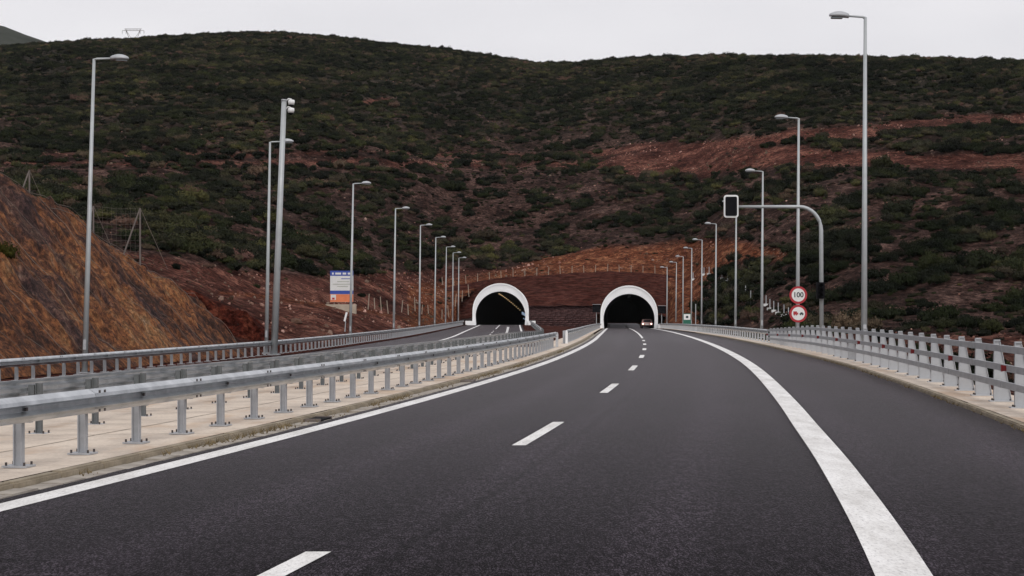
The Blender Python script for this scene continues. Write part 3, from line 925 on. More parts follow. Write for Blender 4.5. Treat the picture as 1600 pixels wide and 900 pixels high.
xr, xl = float((Lx(PORT_R) + Rx(PORT_R)) / 2), -1.9
zpr, zpl = float(Zr(PORT_R)), -0.62
pathR = lambda d: (Lx(d) + Rx(d)) / 2
pathL = lambda d: -1.9 + 0.018 * (d - PORT_L) + 0.00022 * (d - PORT_L) ** 2
lampsL = [(-0.6 + 0.0 * k, 5.35, 14 + 7.0 * k, .26, .10, 'lamp_warm') for k in range(14)]
lampsL += [(3.2, 2.1, 25 + 9 * k, .25, .5, 'lamp_cold') for k in range(5)] + [(3.3, 1.2, 30 + 9 * k, .2, .16, 'lamp_cold') for k in range(5)]
lampsR = [(0.2, 5.3, 14 + 9 * k, .22, .3, 'steel_dull') for k in range(3)]
pr = portal('white arched tunnel portal on the right, with the car entering it', xr, PORT_R, zpr, pathR, lampsR)
pl = portal('white arched tunnel portal on the left, with a row of ceiling lamps', xl, PORT_L, zpl, pathL, lampsL, 0.00025)

# graded red fill behind the portals, cut out where the tubes pass through
xs = np.arange(-20, 33.01, 0.4); ys = np.arange(283.5, 316, 0.8)
top_e = lambda x: np.interp(x, [-20, -12, -4, 4, 18, 26, 33], [4.2, 6.0, 7.6, 8.3, 9.0, 8.6, 7.6])
def mound_z(x, y):
    ft = np.interp(x, [-20, -9, -7, 4, 13, 25, 33], [0.2, 0.2, 0.6, 2.6, 2.6, 1.0, -1.0])
    s = np.clip((y - 286.5) / 19, 0, 1)
    return ft + (top_e(x) - ft) * s + fbm(x / 3, y / 3, 3) * 0.22 - np.clip((np.abs(x - 6) - 21) / 5, 0, 1) * 2.0 * (1 - s)
vs, idx, fs = [], {}, []
for j, y in enumerate(ys):
    for i, x in enumerate(xs):
        idx[i, j] = len(vs); vs.append((x, y, float(mound_z(x, y))))
def inside(x, y, z):
    for xc, z0, pth in ((xr, zpr, pathR), (xl, zpl, pathL)):
        dx = abs(x - xc - float(pth(288) - pth(283)) / 5 * (y - (PORT_R if xc > 5 else PORT_L)))
        if dx < 4.62 and z < z0 + 2.3 + math.sqrt(max(4.62 ** 2 - dx * dx, 0)):
            return True
    return False
for j in range(len(ys) - 1):
    for i in range(len(xs) - 1):
        q = [idx[i, j], idx[i + 1, j], idx[i + 1, j + 1], idx[i, j + 1]]
        if not all(inside(*vs[k]) for k in q):
            fs.append(q)
me = bpy.data.meshes.new('tunnel_embankment'); me.from_pydata(vs, [], fs); me.materials.append(M['fill'])
me.polygons.foreach_set('use_smooth', [True] * len(fs))
struct('tunnel_embankment', me)

# coursed stone wall between the portals
t = thing('stone_wall', 'low purplish coursed stone retaining wall between the two tunnel portals', 'wall', (8, 284, -1.0))
x0, x1 = xl + 4.6, xr - 4.6
put('core', MB().box(((x0 + x1) / 2, 284.6, 0.6), (x1 - x0, 1.0, 4.0)).mesh('core', M['wallstone']), parent=t)
ss = [MB().box((0, 0, 0), (w - .03, .5, .30)).mesh('stone', M['wallstone']) for w in (0.8, 1.05, 1.3)]
for mm in ss:
    bm = bmesh.new(); bm.from_mesh(mm); bmesh.ops.bevel(bm, geom=bm.edges[:], offset=.03, segments=1, affect='EDGES'); bm.to_mesh(mm); bm.free()
for c in range(11):
    x = x0 - .2 * (c % 2)
    while x < x1 - .3:
        k = random.randrange(3); w = (0.8, 1.05, 1.3)[k]
        put('stone', ss[k], (x + w / 2, 284.12 + random.uniform(-.05, .05) + c * .03, -1.2 + .36 * c), (0, random.uniform(-.02, .02), 0), t)
        x += w

# ------------------------------------------------------------------ street lamps
def lamp_parts(h, arm, sgn):
    pole = MB().tube([(0, 0, 0), (0, 0, h * .4), (0, 0, h)], [.105, .085, .052], 10).mesh('pole', M['pole'], True)
    door = MB().box((0, -.1, 1.0), (.1, .03, .35)).mesh('service_door', M['steel_dull'])
    a = MB().tube([(0, 0, h - .03), (sgn * arm * .15, 0, h + .01), (sgn * arm, 0, h + .04)], [.05, .038, .032], 8).mesh('arm', M['pole'], True)
    hd = MB(); n, L_ = 12, .62
    rings = []
    for i in range(9):
        s = i / 8
        w = .16 * (math.sin(math.pi * (0.14 + 0.80 * s)) ** .6)
        hh = .15 * (math.sin(math.pi * (0.10 + 0.82 * s)) ** .7)
        rings.append([(sgn * (arm - .04 + s * L_), w * math.cos(k * math.tau / n), h + .05 + (hh if math.sin(k * math.tau / n) > 0 else .06 * (1.4 - s)) * math.sin(k * math.tau / n)) for k in range(n)])
    vs = [p for r in rings for p in r]
    fs = [(i * n + k, i * n + (k + 1) % n, (i + 1) * n + (k + 1) % n, (i + 1) * n + k) for i in range(8) for k in range(n)] + [tuple(range(n)), tuple(8 * n + k for k in range(n))]
    head = hd.add(vs, fs).mesh('lamp_head', M['steel_dull'], True)
    ln = MB().prism([(sgn * (arm + .16), -.10), (sgn * (arm + .50), -.09), (sgn * (arm + .54), 0), (sgn * (arm + .50), .09), (sgn * (arm + .16), .10)], h - .045, h + .0, 'z').mesh('lens', M['lens'])
    bp = MB().box((0, 0, .02), (.4, .4, .04)).mesh('base_plate', M['steel_dull'])
    return pole, door, a, head, ln, bp

ordinals = ['nearest', 'second', 'third', 'fourth', 'fifth', 'sixth', 'seventh', 'eighth', 'ninth']
def lamp(parts, loc, lean, label, group):
    t = thing('street_lamp', label, 'street lamp', loc, group)
    r = (0, lean, 0)
    pole, door, a, head, ln, bp = parts
    put('pole', pole, loc, r, t); put('base_plate', bp, loc, (0, 0, 0), t); put('service_door', door, loc, r, t)
    put('arm', a, loc, r, t)
    hd = put('lamp_head', head, loc, r, t); put('lens', ln, loc, r, hd)
LP = lamp_parts(11.0, .62, 1)
RP = lamp_parts(11.0, .60, -1)
left_lamps = [(132, 58, 147, 92), (416, 85.5, 422, 222), (547, 113, 552, 287), (615, 141, 618, 326), (655, 169, 657, 352), (679, 197, 681, 371), (696, 224, 697.5, 386), (707, 246, 708, 395), (716, 265, 717, 403)]
for i, (bx_, d, tx, ty) in enumerate(left_lamps):
    x = (bx_ - 800) / FPX * d
    zb = float(Zll(d)) + .05
    hz = EYE + (HOR - ty) / FPX * d - zb
    lean = math.atan2((tx - bx_) / FPX * d, hz)
    lab = ('%s street lamp from the camera in the row along the left road' % ordinals[i]) if i else 'nearest street lamp of the left row, in front of the orange rock cut'
    parts = lamp_parts(hz, .62, 1)
    lamp(parts, (x, d, zb), lean, lab, 'street lamps along the left road')
right_lamps = [(1350, 53.7, 1352, 27), (1246, 81, 1248, 185), (1190, 110, 1192, 268), (1149, 138, 1150.5, 316), (1118, 169, 1119, 350), (1096, 199, 1097, 375), (1080, 226, 1081, 388), (1067, 250, 1067.5, 401), (1056, 262, 1057, 410), (1042, 272, 1042.5, 418)]
for i, (bx_, d, tx, ty) in enumerate(right_lamps):
    x = (bx_ - 800) / FPX * d
    zb = float(Zr(d)) + .05 - (0.0 if d < 150 else .05)
    hz = EYE + (HOR - ty) / FPX * d - zb
    lean = math.atan2((tx - bx_) / FPX * d, hz)
    lab = {0: 'tallest street lamp, nearest on the right side, its head against the sky', 9: 'last street lamp of the right row, beside the right tunnel portal'}.get(i) or '%s street lamp from the camera in the row along the right verge' % ordinals[i]
    lamp(lamp_parts(hz, .58, -1), (x, d, zb), lean, lab, 'street lamps along the right verge')

# camera mast
d = 82.0
x, zb = (428 - 800) / FPX * d, float(Zll(d)) + .05
h = EYE + (HOR - 156) / FPX * d - zb
lean = math.atan2(16 / FPX * d, h)
t = thing('camera_mast', 'thick pale steel mast with two white dome cameras at its top', 'mast', (x, d, zb))
put('pole', MB().tube([(0, 0, 0), (0, 0, h * .5), (0, 0, h)], [.175, .15, .125], 14).mesh('pole', M['pole'], True), (x, d, zb), (0, lean, 0), t)
put('top_cap', MB().tube([(0, 0, h - .05), (0, 0, h + .03)], [.15, .14], 14).mesh('top_cap', M['steel_dull'], True), (x, d, zb), (0, lean, 0), t)
put('base_plate', MB().box((0, 0, .02), (.6, .6, .04)).mesh('base_plate', M['steel_dull']), (x, d, zb), (0, 0, 0), t)
for hz in (h - .02, h - .42):
    c = put('dome_camera', MB().tube([(.36, 0, hz + .06), (.36, 0, hz + .04), (.36, 0, hz - .08), (.36, 0, hz - .2)], [.04, .15, .17, .14], 14).mesh('dome_camera', M['white'], True), (x, d, zb), (0, lean, 0), t)
    put('dome_glass', MB().tube([(.36, 0, hz - .19), (.36, 0, hz - .26), (.36, 0, hz - .31)], [.125, .10, .03], 14).mesh('dome_glass', M['black'], True), (x, d, zb), (0, lean, 0), c)
    put('bracket', MB().tube([(.08, 0, hz - .05), (.2, 0, hz + .1), (.36, 0, hz + .08)], .028, 8).mesh('bracket', M['white'], True), (x, d, zb), (0, lean, 0), c)

# ------------------------------------------------------------------ signal gantry
d = 75.0
S = lambda p, y, dd=75.0: ((p - 800) / FPX * dd, dd, EYE + (HOR - y) / FPX * dd)
bx_, by_ = S(1284, 520)[0], float(Zr(d)) + .05
zarm = S(0, 323)[2]
t = thing('signal_gantry', 'bent steel arm carrying a black lane signal over the road', 'signal', (bx_, d, by_))
pts = [(bx_, d, by_), (bx_ - .03, d, zarm - 1.05)]
for k in range(1, 9):
    a = k / 8 * math.pi / 2
    pts.append((bx_ - .03 - 1.0 * (1 - math.cos(a)), d, zarm - 1.05 + 1.05 * math.sin(a)))
xe = S(1154, 0)[0]
pts.append((xe, d, zarm))
put('mast_arm', MB().tube(pts, [.095] * 2 + [.085] * 7 + [.08, .065], 10).mesh('mast_arm', M['pole'], True), parent=t)
bxc, bzc = S(1142, 322.5)[0], S(0, 322.5)[2]
def rrect(w, h, r, n=4):
    o = []
    for cx, cz, a0 in ((w / 2 - r, h / 2 - r, 0), (-w / 2 + r, h / 2 - r, 90), (-w / 2 + r, -h / 2 + r, 180), (w / 2 - r, -h / 2 + r, 270)):
        for k in range(n + 1):
            a = math.radians(a0 + 90 * k / n)
            o.append((cx + r * math.cos(a), cz + r * math.sin(a)))
    return o
sb = put('signal_box', MB().prism([(bxc + a, bzc + b) for a, b in rrect(.52, .86, .06)], d - .14, d + .16).mesh('signal_box', M['black']), parent=t)
o_, i_ = rrect(.66, 1.02, .12), rrect(.50, .86, .07)
fr = MB()
n = len(o_)
for ya, yb in ((d - .10, d - .06),):
    vs = [(bxc + a, ya, bzc + b) for a, b in o_] + [(bxc + a, ya, bzc + b) for a, b in i_] + [(bxc + a, yb, bzc + b) for a, b in o_] + [(bxc + a, yb, bzc + b) for a, b in i_]
    fs = []
    for k in range(n):
        q = (k + 1) % n
        fs += [(k, q, n + q, n + k), (2 * n + k, 2 * n + q, 3 * n + q, 3 * n + k), (k, q, 2 * n + q, 2 * n + k), (n + k, n + q, 3 * n + q, 3 * n + k)]
    fr.add(vs, fs)
put('backing_border', fr.mesh('backing_border', M['white']), parent=sb)
put('signal_head', MB().prism([(S(1280.5, 0)[0] + a, S(0, 454)[2] + b) for a, b in rrect(.36, .74, .06)], d - .3, d - .06).mesh('signal_head', M['black']), parent=t)
hd = S(1280.5, 454)
for k in (-1, 0, 1):
    put('signal_visor', MB().tube([(hd[0], d - .30, hd[2] + k * .22), (hd[0], d - .44, hd[2] + k * .22)], .095, 12, cap=False).mesh('signal_visor', M['black']), parent=t)
put('base_plate', MB().box((bx_, d, by_ + .02), (.45, .45, .04)).mesh('base_plate', M['steel_dull']), parent=t)

# ------------------------------------------------------------------ round signs
def text_mesh(s, size, mat):
    cu = bpy.data.curves.new('lettering', 'FONT')
    cu.body, cu.size, cu.align_x, cu.align_y, cu.extrude = s, size, 'CENTER', 'CENTER', .002
    cu.offset = .008
    ob = bpy.data.objects.new('lettering', cu)
    me = bpy.data.meshes.new_from_object(ob)
    bpy.data.objects.remove(ob)
    me.materials.clear(); me.materials.append(mat)
    return me
d = 78.0
sx = (1247 - 800) / FPX * d
zg = float(Zr(d)) + .05
t = thing('road_sign', 'two round red bordered signs on one post, 100 above a no overtaking disc', 'road sign', (sx, d, zg))
put('post', MB().tube([(sx, d, zg), (sx, d, EYE + (HOR - 448) / FPX * d)], .04, 10).mesh('post', M['pole'], True), parent=t)
for py, kind in ((461, 0), (490, 1)):
    z = EYE + (HOR - py) / FPX * d
    pd = put('sign_disc', MB().disc((sx, d - .05, z), .415, 36, 0, .012).mesh('sign_disc', M['sign_red']), parent=t)
    put('disc_face', MB().disc((sx, d - .063, z), .31, 36, 0, .004).mesh('disc_face', M['sign_white']), parent=pd)
    if kind == 0:
        o = put('numerals', text_mesh('100', .33, M['sign_ink']), (sx, d - .072, z), (math.radians(90), 0, 0), pd)
    else:
        f = d - .072
        lorry = MB().box((sx - .15, f, z + .03), (.17, .006, .15)).box((sx - .035, f, z + .0), (.05, .006, .09)).disc((sx - .19, f, z - .06), .03, 12).disc((sx - .09, f, z - .06), .03, 12)
        put('lorry_symbol', lorry.mesh('lorry_symbol', M['sign_red']), parent=pd)
        car = MB().box((sx + .15, f, z - .015), (.19, .006, .05)).prism([(sx + .08, z + .01), (sx + .22, z + .01), (sx + .19, z + .06), (sx + .11, z + .06)], f - .003, f + .003).disc((sx + .10, f, z - .05), .028, 12).disc((sx + .20, f, z - .05), .028, 12)
        put('car_symbol', car.mesh('car_symbol', M['sign_ink']), parent=pd)

# ------------------------------------------------------------------ billboard on its concrete plinth
d = 178.0
S = lambda p, y: ((p - 800) / FPX * d, d, EYE + (HOR - y) / FPX * d)
w = lambda px: px / FPX * d
t = thing('billboard', 'blue, white and orange project billboard on a concrete plinth below the hillside', 'billboard', (S(534, 0)[0], d, S(0, 483)[2]))
put('plinth', MB().box((S(533, 0)[0], d, S(0, 479.5)[2] - .3), (w(47), .9, w(8) + .6)).mesh('plinth', M['beige_conc']), parent=t)
for p in (522, 548):
    put('leg', MB().box((S(p, 0)[0], d + .12, S(0, 452)[2]), (.12, .12, w(52))).mesh('leg', M['rust']), parent=t)
pb = put('panel', MB().box((S(534, 0)[0], d, S(0, 447.5)[2]), (w(36), .12, w(49))).mesh('panel', M['sign_pale']), parent=t)
def band(name, y0, y1, m, x0=516, x1=552, lift=.065):
    put(name, MB().box((S((x0 + x1) / 2, 0)[0], d - lift, S(0, (y0 + y1) / 2)[2]), (w(x1 - x0), .014, w(y1 - y0))).mesh(name, M[m]), parent=pb)
band('blue_band', 423, 431, 'sign_blue'); band('blue_band', 454, 459.5, 'sign_blue'); band('orange_band', 459.8, 471.8, 'sign_orange')
band('pale_square', 460.5, 468.5, 'sign_pale', 517, 525, .075); band('red_mark', 465, 468, 'sign_red', 519, 523, .082)
for x0, x1 in ((519, 521.5), (524, 533), (535.5, 541), (543.5, 547.5)):
    band('print_line', 426, 429, 'sign_pale', x0, x1, .075)
for k, (y, x0, x1, m) in enumerate(((435.5, 533, 548, 'sign_blue'), (440, 527, 546, 'sign_grey'), (444, 520, 549, 'sign_grey'), (447.5, 527, 544, 'sign_grey'))):
    band('print_line', y - .5, y + .5, m, x0, x1, .072)

# ------------------------------------------------------------------ small roadside things near the tunnels
for i, (p, y0, y1, dd_, side) in enumerate(((932, 476, 503, 264, 'left'), (1034, 478, 506, 264, 'right'))):
    x = (p - 800) / FPX * dd_
    zt_, zb_ = EYE + (HOR - y0) / FPX * dd_, EYE + (HOR - (y0 + 12)) / FPX * dd_
    t = thing('lane_display', 'dark lane display box on a post at the %s side of the right tunnel' % side, 'display', (x, dd_, float(Zr(dd_)) + .1))
    put('post', MB().tube([(x, dd_ + .15, float(Zr(dd_))), (x, dd_ + .15, zt_ - .1)], .06, 8).mesh('post', M['steel_dull']), parent=t)
    put('display_box', MB().box((x, dd_, (zt_ + zb_) / 2), (1.25, .25, zt_ - zb_)).mesh('display_box', M['black']), parent=t)
    put('visor', MB().box((x, dd_ - .2, zt_ + .03), (1.29, .5, .05)).mesh('visor', M['steel_dull']), parent=t)
    put('base_plate', MB().box((x, dd_ + .15, float(Zr(dd_)) + .1), (.4, .4, .05)).mesh('base_plate', M['steel_dull']), parent=t)
dd_ = 205.0
x = (1073.5 - 800) / FPX * dd_
t = thing('emergency_sign', 'small green and white sign with a dark square beside the right tunnel approach', 'sign', (x, dd_, float(Zr(dd_))))
z1, z2, z3 = (EYE + (HOR - y) / FPX * dd_ for y in (490, 500, 509))
put('post', MB().tube([(x, dd_ + .08, float(Zr(dd_)) - .1), (x, dd_ + .08, z1)], .04, 8).mesh('post', M['steel_dull']), parent=t)
put('panel', MB().box((x, dd_, (z1 + z3) / 2), (.95, .06, z1 - z3)).mesh('panel', M['sign_green']), parent=t)
put('white_field', MB().box((x, dd_ - .037, (z1 + z2) / 2 - .02), (.82, .012, z1 - z2 - .1)).mesh('white_field', M['sign_white']), parent=t)
put('dark_square', MB().box((x, dd_ - .048, (z1 + z2) / 2 - .02), (.3, .012, .28)).mesh('dark_square', M['sign_ink']), parent=t)
dd_ = 215.0
x = (1087 - 800) / FPX * dd_
t = thing('marker_pole', 'slim pale pole with a white foot standing right of the green sign', 'pole', (x, dd_, float(Zr(dd_))))
put('pole', MB().tube([(x, dd_, float(Zr(dd_)) - .1), (x, dd_, EYE + (HOR - 475) / FPX * dd_)], .06, 8).mesh('pole', M['steel_dull']), parent=t)
put('foot', MB().tube([(x, dd_, float(Zr(dd_)) - .1), (x, dd_, float(Zr(dd_)) + .45), (x, dd_, float(Zr(dd_)) + .55)], [.2, .18, .08], 10).mesh('foot', M['white']), parent=t)
# white delineators
for (p, y, dd_, lab) in ((792, 519, 96, 'small white delineator post on the left road guard rail near the tunnel'), (540, 495, 112, 'small white delineator post on the outer guard rail below the billboard')):
    x, z = (p - 800) / FPX * dd_, EYE + (HOR - y) / FPX * dd_
    t = thing('delineator', lab, 'delineator', (x, dd_, z - .8))
    put('stem', MB().tube([(x - .05, dd_, z - 1.0), (x, dd_, z - .3)], .03, 6).mesh('stem', M['steel_dull']), parent=t)
    put('blade', MB().box((x, dd_, z), (.13, .03, .62), 0, Matrix.Rotation(.25, 3, 'Y')).mesh('blade', M['white']), parent=t)

# line of marker posts stepping down the right slope
ln = [(1083, 438), (1100, 430), (1108, 430), (1128, 437), (1137, 441), (1145, 447), (1158, 455), (1165, 461), (1173, 470), (1197, 478), (1203, 484), (1209, 487), (1216, 491), (1225, 494), (1232, 499)]
def ground_at(p, y, lo, hi):
    """distance along the bearing p at which the land rises through row y"""
    q = np.arange(lo, hi, 0.5)
    yy = PY(terrain_z((p - 800) / FPX * q, q), q)
    k = np.argmax(yy <= y)
    return float(q[k])
stake_pm, stake_ft = MB().tube([(0, 0, -.2), (0, 0, 1.35)], .06, 6).mesh('stake', M['steel_dull']), MB().box((0, 0, .08), (.55, .55, .34)).mesh('foot', M['sign_pale'])
for i, (p, y) in enumerate(ln):
    dd_ = ground_at(p, y, 140, 420)
    x = (p - 800) / FPX * dd_; z = float(terrain_z(x, dd_))
    t = thing('marker_stake', 'short white footed stake number %d from the top, descending towards the round signs' % (i + 1), 'stake', (x, dd_, z), 'stakes down the right slope')
    put('stake', stake_pm, (x, dd_, z), (0, 0, 0), t); put('foot', stake_ft, (x, dd_, z), (0, 0, i), t)
# fence stakes above the fill and along the bank
stk = MB().tube([(0, 0, -.3), (0, 0, 1.5)], [.07, .055], 6).mesh('fence_stake', M['wood'])
fz = [(x, 310.0 + random.uniform(-1, 1), None) for x in np.arange(-13, 31, 2.2)]
for fi, (x, y, _) in enumerate(fz):
    z = max(float(mound_z(x, y)), float(terrain_z(x, y)))
    o = put('fence_stake', stk, (x, y, z), (random.uniform(-.06, .06), random.uniform(-.06, .06), 0))
    tag(o, 'thin wooden fence stake number %d from the left along the top of the red fill' % (fi + 1), 'stake', 'fence stakes above the tunnels')
for i in range(16):
    p = 575 + i * 10.5; y = 484 + i * 1.2 + random.uniform(-5, 3)
    dd_ = ground_at(p, y, 150, 330)
    x = (p - 800) / FPX * dd_
    o = put('fence_stake', stk, (x, dd_, float(terrain_z(x, dd_))), (random.uniform(-.1, .1), random.uniform(-.1, .1), 0), None, (1, 1, random.uniform(.8, 1.3)))
    tag(o, 'thin wooden stake number %d from the billboard on the bank towards the left tunnel' % (i + 1), 'stake', 'stakes on the left bank')

# rockfall fence behind the shoulder of the cut
def a_frame(p, ytop, ybase, d, spread, label):
    x, zt_, zb_ = (p - 800) / FPX * d, EYE + (HOR - ytop) / FPX * d, EYE + (HOR - ybase) / FPX * d
    t = thing('rockfall_post', label, 'fence post', (x, d, zb_), 'rockfall fence posts')
    put('upright', MB().box((x, d, (zt_ + zb_ - 1) / 2), (.07, .10, zt_ - zb_ + 1)).mesh('upright', M['rust']), parent=t)
    put('brace', MB().tube([(x, d, zt_), (x - spread, d - .4, zb_ - 1)], .045, 6).mesh('brace', M['rust']), parent=t)
    put('guy_cable', MB().tube([(x, d, zt_), (x + spread * 1.3, d + .4, zb_ - 1)], .014, 4).mesh('guy_cable', M['wire']), parent=t)
    return Vector((x, d, zt_))
q1 = a_frame(219, 325, 392, 92, 1.1, 'leaning steel rockfall fence post with brace, right of the nearest left lamp')
q0 = a_frame(146, 322, 372, 96, .9, 'steel rockfall fence post directly behind the nearest left lamp')
q2 = a_frame(46, 266, 292, 98, .6, 'small steel rockfall fence post above the cut at the left edge')
t = thing('rockfall_net', 'thin wire net strung between the two rockfall fence posts', 'net', (q0.x, q0.y, q0.z - 2.5))
for k in range(9):
    f = k / 8
    put('strand', MB().tube([q0 - Vector((0, 0, 2.4 * f)), (q0 + q1) / 2 - Vector((0, 0, 2.4 * f + .1)), q1 - Vector((0, 0, 2.4 * f))], .0045, 4).mesh('strand', M['wire']), parent=t)
for k in range(11):
    c = q0.lerp(q1, k / 10)
    put('strand', MB().tube([c, c - Vector((0, 0, 2.45))], .004, 4).mesh('strand', M['wire']), parent=t)

# lattice pylon on the skyline
d = 840.0
x = (208 - 800) / FPX * d
zt_ = EYE + (HOR - 46) / FPX * d
t = thing('power_pylon', 'tiny lattice power pylon standing on the hill skyline', 'pylon', (x, d, zt_ - 26))
mb = MB(); wv = lambda px: px / FPX * d
for s in (-1, 1):
    mb.tube([(x + s * wv(11.5), d, zt_), (x + s * wv(4.5), d, zt_ - 6), (x + s * wv(1.5), d, zt_ - 9), (x + s * wv(7), d, zt_ - 26)], .13, 5)
    for k in range(4):
        z0_ = zt_ - 9 - k * 4
        mb.tube([(x - s * wv(1.5 + k * 1.3), d, z0_), (x + s * wv(2.8 + k * 1.3), d, z0_ - 4)], .1, 4)
    mb.tube([(x + s * wv(11.5), d, zt_), (x + s * wv(2), d, zt_ - 5)], .08, 4)
put('tower', mb.mesh('tower', M['rust']), parent=t)
mb = MB()
for dz in (0.0, .9):
    mb.tube([(x - wv(17 - dz * 4), d, zt_ - .6 + dz), (x + wv(17 - dz * 4), d, zt_ - .6 + dz)], .10, 4)
for k in range(-6, 6):
    mb.tube([(x + wv(k * 2.2), d, zt_ - .6), (x + wv(k * 2.2 + 1.1), d, zt_ + .3)], .07, 4)
put('cross_arm', mb.mesh('cross_arm', M['rust']), parent=t)
for p in (-17, -11, 11, 17):
    put('insulator', MB().tube([(x + wv(p), d, zt_ - .6), (x + wv(p), d, zt_ - 2.2)], .1, 5).mesh('insulator', M['lens']), parent=t)

# ------------------------------------------------------------------ car entering the right tunnel
d = 270.0
cx_, z0 = float(Rx(d)) - .55, float(Zr(d)) + .004
t = thing('car', 'small reddish car with lit rear lamps entering the right tunnel', 'car', (cx_, d, z0))
prof = [(0, .32), (0.02, .75), (.12, .95), (.45, 1.42), (1.9, 1.46), (2.7, 1.0), (3.85, .82), (4.0, .55), (3.98, .3)]
body = MB()
rings = []
for s, k in ((-.86, 0), (-.80, 1), (.80, 1), (.86, 0)):
    rings.append([(cx_ + s * (1 if z < 1.0 else .84), d + y + (0.02 if not k else 0), z0 + (z if k else z * .985)) for y, z in prof])
n = len(prof)
vs = [p for r in rings for p in r]
fs = [(i * n + k, i * n + (k + 1) % n, (i + 1) * n + (k + 1) % n, (i + 1) * n + k) for i in range(3) for k in range(n)] + [tuple(range(n)), tuple(3 * n + k for k in range(n))]
put('body', body.add(vs, fs).mesh('body', M['car_paint']), parent=t)
put('rear_window', MB().add([(cx_ - .62, d + .16, z0 + 1.0), (cx_ + .62, d + .16, z0 + 1.0), (cx_ + .56, d + .41, z0 + 1.36), (cx_ - .56, d + .41, z0 + 1.36), (cx_ - .62, d + .10, z0 + 1.0), (cx_ + .62, d + .10, z0 + 1.0), (cx_ + .56, d + .36, z0 + 1.38), (cx_ - .56, d + .36, z0 + 1.38)], [(0, 1, 2, 3), (4, 5, 6, 7), (0, 1, 5, 4), (1, 2, 6, 5), (2, 3, 7, 6), (3, 0, 4, 7)]).mesh('rear_window', M['glass']), parent=t)
put('bumper', MB().box((cx_, d - .03, z0 + .42), (1.66, .1, .2)).mesh('bumper', M['black']), parent=t)
put('number_plate', MB().box((cx_, d - .01, z0 + .66), (.5, .03, .12)).mesh('number_plate', M['sign_pale']), parent=t)
for s in (-1, 1):
    put('tail_lamp', MB().box((cx_ + s * .68, d - .005, z0 + .74), (.24, .06, .2)).mesh('tail_lamp', M['tail']), parent=t)
    for yy in (.7, 3.2):
        wh = put('wheel', MB().tube([(cx_ + s * .66, d + yy, z0 + .31), (cx_ + s * .87, d + yy, z0 + .31)], .31, 16).mesh('wheel', M['tyre'], True), parent=t)
        put('rim', MB().tube([(cx_ + s * .80, d + yy, z0 + .31), (cx_ + s * .885, d + yy, z0 + .31)], .19, 12).mesh('rim', M['steel']), parent=wh)

# ------------------------------------------------------------------ shrubs
def shrub_mesh(seed, leaves=1100):
    r = np.random.default_rng(seed)
    V, F = [], []
    def lobe(c, rad, n):
        for _ in range(n):
            q = r.normal(size=3); q /= np.linalg.norm(q)
            if q[2] < -0.25: q[2] *= -0.6
            p = c + q * rad * r.uniform(.72, 1.08)
            if p[2] < -.05: continue
            nrm = q + r.normal(size=3) * .55; nrm /= np.linalg.norm(nrm)
            a = np.cross(nrm, r.normal(size=3)); a /= np.linalg.norm(a); b = np.cross(nrm, a)
            s = r.uniform(.035, .085)
            o = len(V)
            V.extend([p - a * s, p + b * s * .6, p + a * s, p - b * s * .6])
            F.append((o, o + 1, o + 2, o + 3))
    k = r.integers(5, 9)
    lobes = [(np.array([0, 0, .3]), np.array([.62, .62, .45]))]
    for i in range(k):
        an = r.uniform(0, math.tau); rr = r.uniform(.35, .75)
        lobes.append((np.array([rr * math.cos(an), rr * math.sin(an), r.uniform(.12, .42)]), np.array([1, 1, .8]) * r.uniform(.25, .44)))
    for c, rad in lobes:
        lobe(c, rad, int(leaves / len(lobes)))
    # woody core
    for c, rad in lobes:
        o = len(V)
        for (x, y, z) in ((1, 0, 0), (-1, 0, 0), (0, 1, 0), (0, -1, 0), (0, 0, 1), (0, 0, -1)):
            V.append(c + np.array([x, y, z]) * rad * .68)
        F.extend([(o, o + 2, o + 4), (o + 2, o + 1, o + 4), (o + 1, o + 3, o + 4), (o + 3, o, o + 4), (o + 2, o, o + 5), (o + 1, o + 2, o + 5), (o + 3, o + 1, o + 5), (o, o + 3, o + 5)])
    me = bpy.data.meshes.new('shrub')
    me.from_pydata([tuple(v) for v in V], [], F)
    me.materials.append(M['leaf'])
    return me
shrub_me = [shrub_mesh(100 + k) for k in range(7)]

NC = 170000
az = RNG.uniform(-0.36, 0.36, NC)
dq = np.sqrt(RNG.uniform(40 ** 2, 870 ** 2, NC))
xq = az * dq
zq = terrain_z(xq, dq)
pq, yq = PX(xq, dq), PY(zq, dq)
bq, oq, gq = zones(pq, yq, xq, dq)
clump = fbm(xq / 5, dq / 7, 3) * 0.95 + fbm(xq / 40 + 4, dq / 60, 3) * 0.4
dens = 0.52 + 0.46 * np.clip((235 - yq) / 90, 0, 1) - 0.05 * np.clip((yq - 350) / 60, 0, 1)
dens = dens + 0.18 * ((pq > 1090) & (pq < 1190) & (yq > 395) & (yq < 480))
keep = (clump * 1.15 + dens > 0.34 + 0.34 * RNG.random(NC)) & (RNG.random(NC) > np.maximum(bq, oq) * 1.02)
dtq = F_dt(pq)
outq = np.where(dq > 300, 1.0, np.maximum(CLx(dq) - 3 - xq, xq - (KRx(dq) + 4.5)))
base_ok = (outq > 0)
keep &= base_ok
base_ok &= ~((pq > 700) & (pq < 1082) & (dq < 312))
base_ok &= ~((pq < 420) & (dq < 112))
base_ok &= (dq > dtq) | ((xq > 0) & (RNG.random(NC) < 0.35))
base_ok &= dq < F_dr(pq) * 1.05
keep &= base_ok
sz = RNG.uniform(0.55, 1.55, NC) * (1 + 0.35 * np.clip(clump, 0, 1)) * np.where(yq < 210, 1.0, 1.08)
sz *= np.where(RNG.random(NC) < .10, 1.45, 1)
small = RNG.random(NC) < 0.42                      # low heath and seedlings, also on barer ground
sz = np.where(small, RNG.uniform(.3, .7, NC), sz)
keep = keep | (small & (RNG.random(NC) > 0.35 + 0.6 * np.maximum(bq, oq)) & base_ok)
ki = np.where(keep)[0]
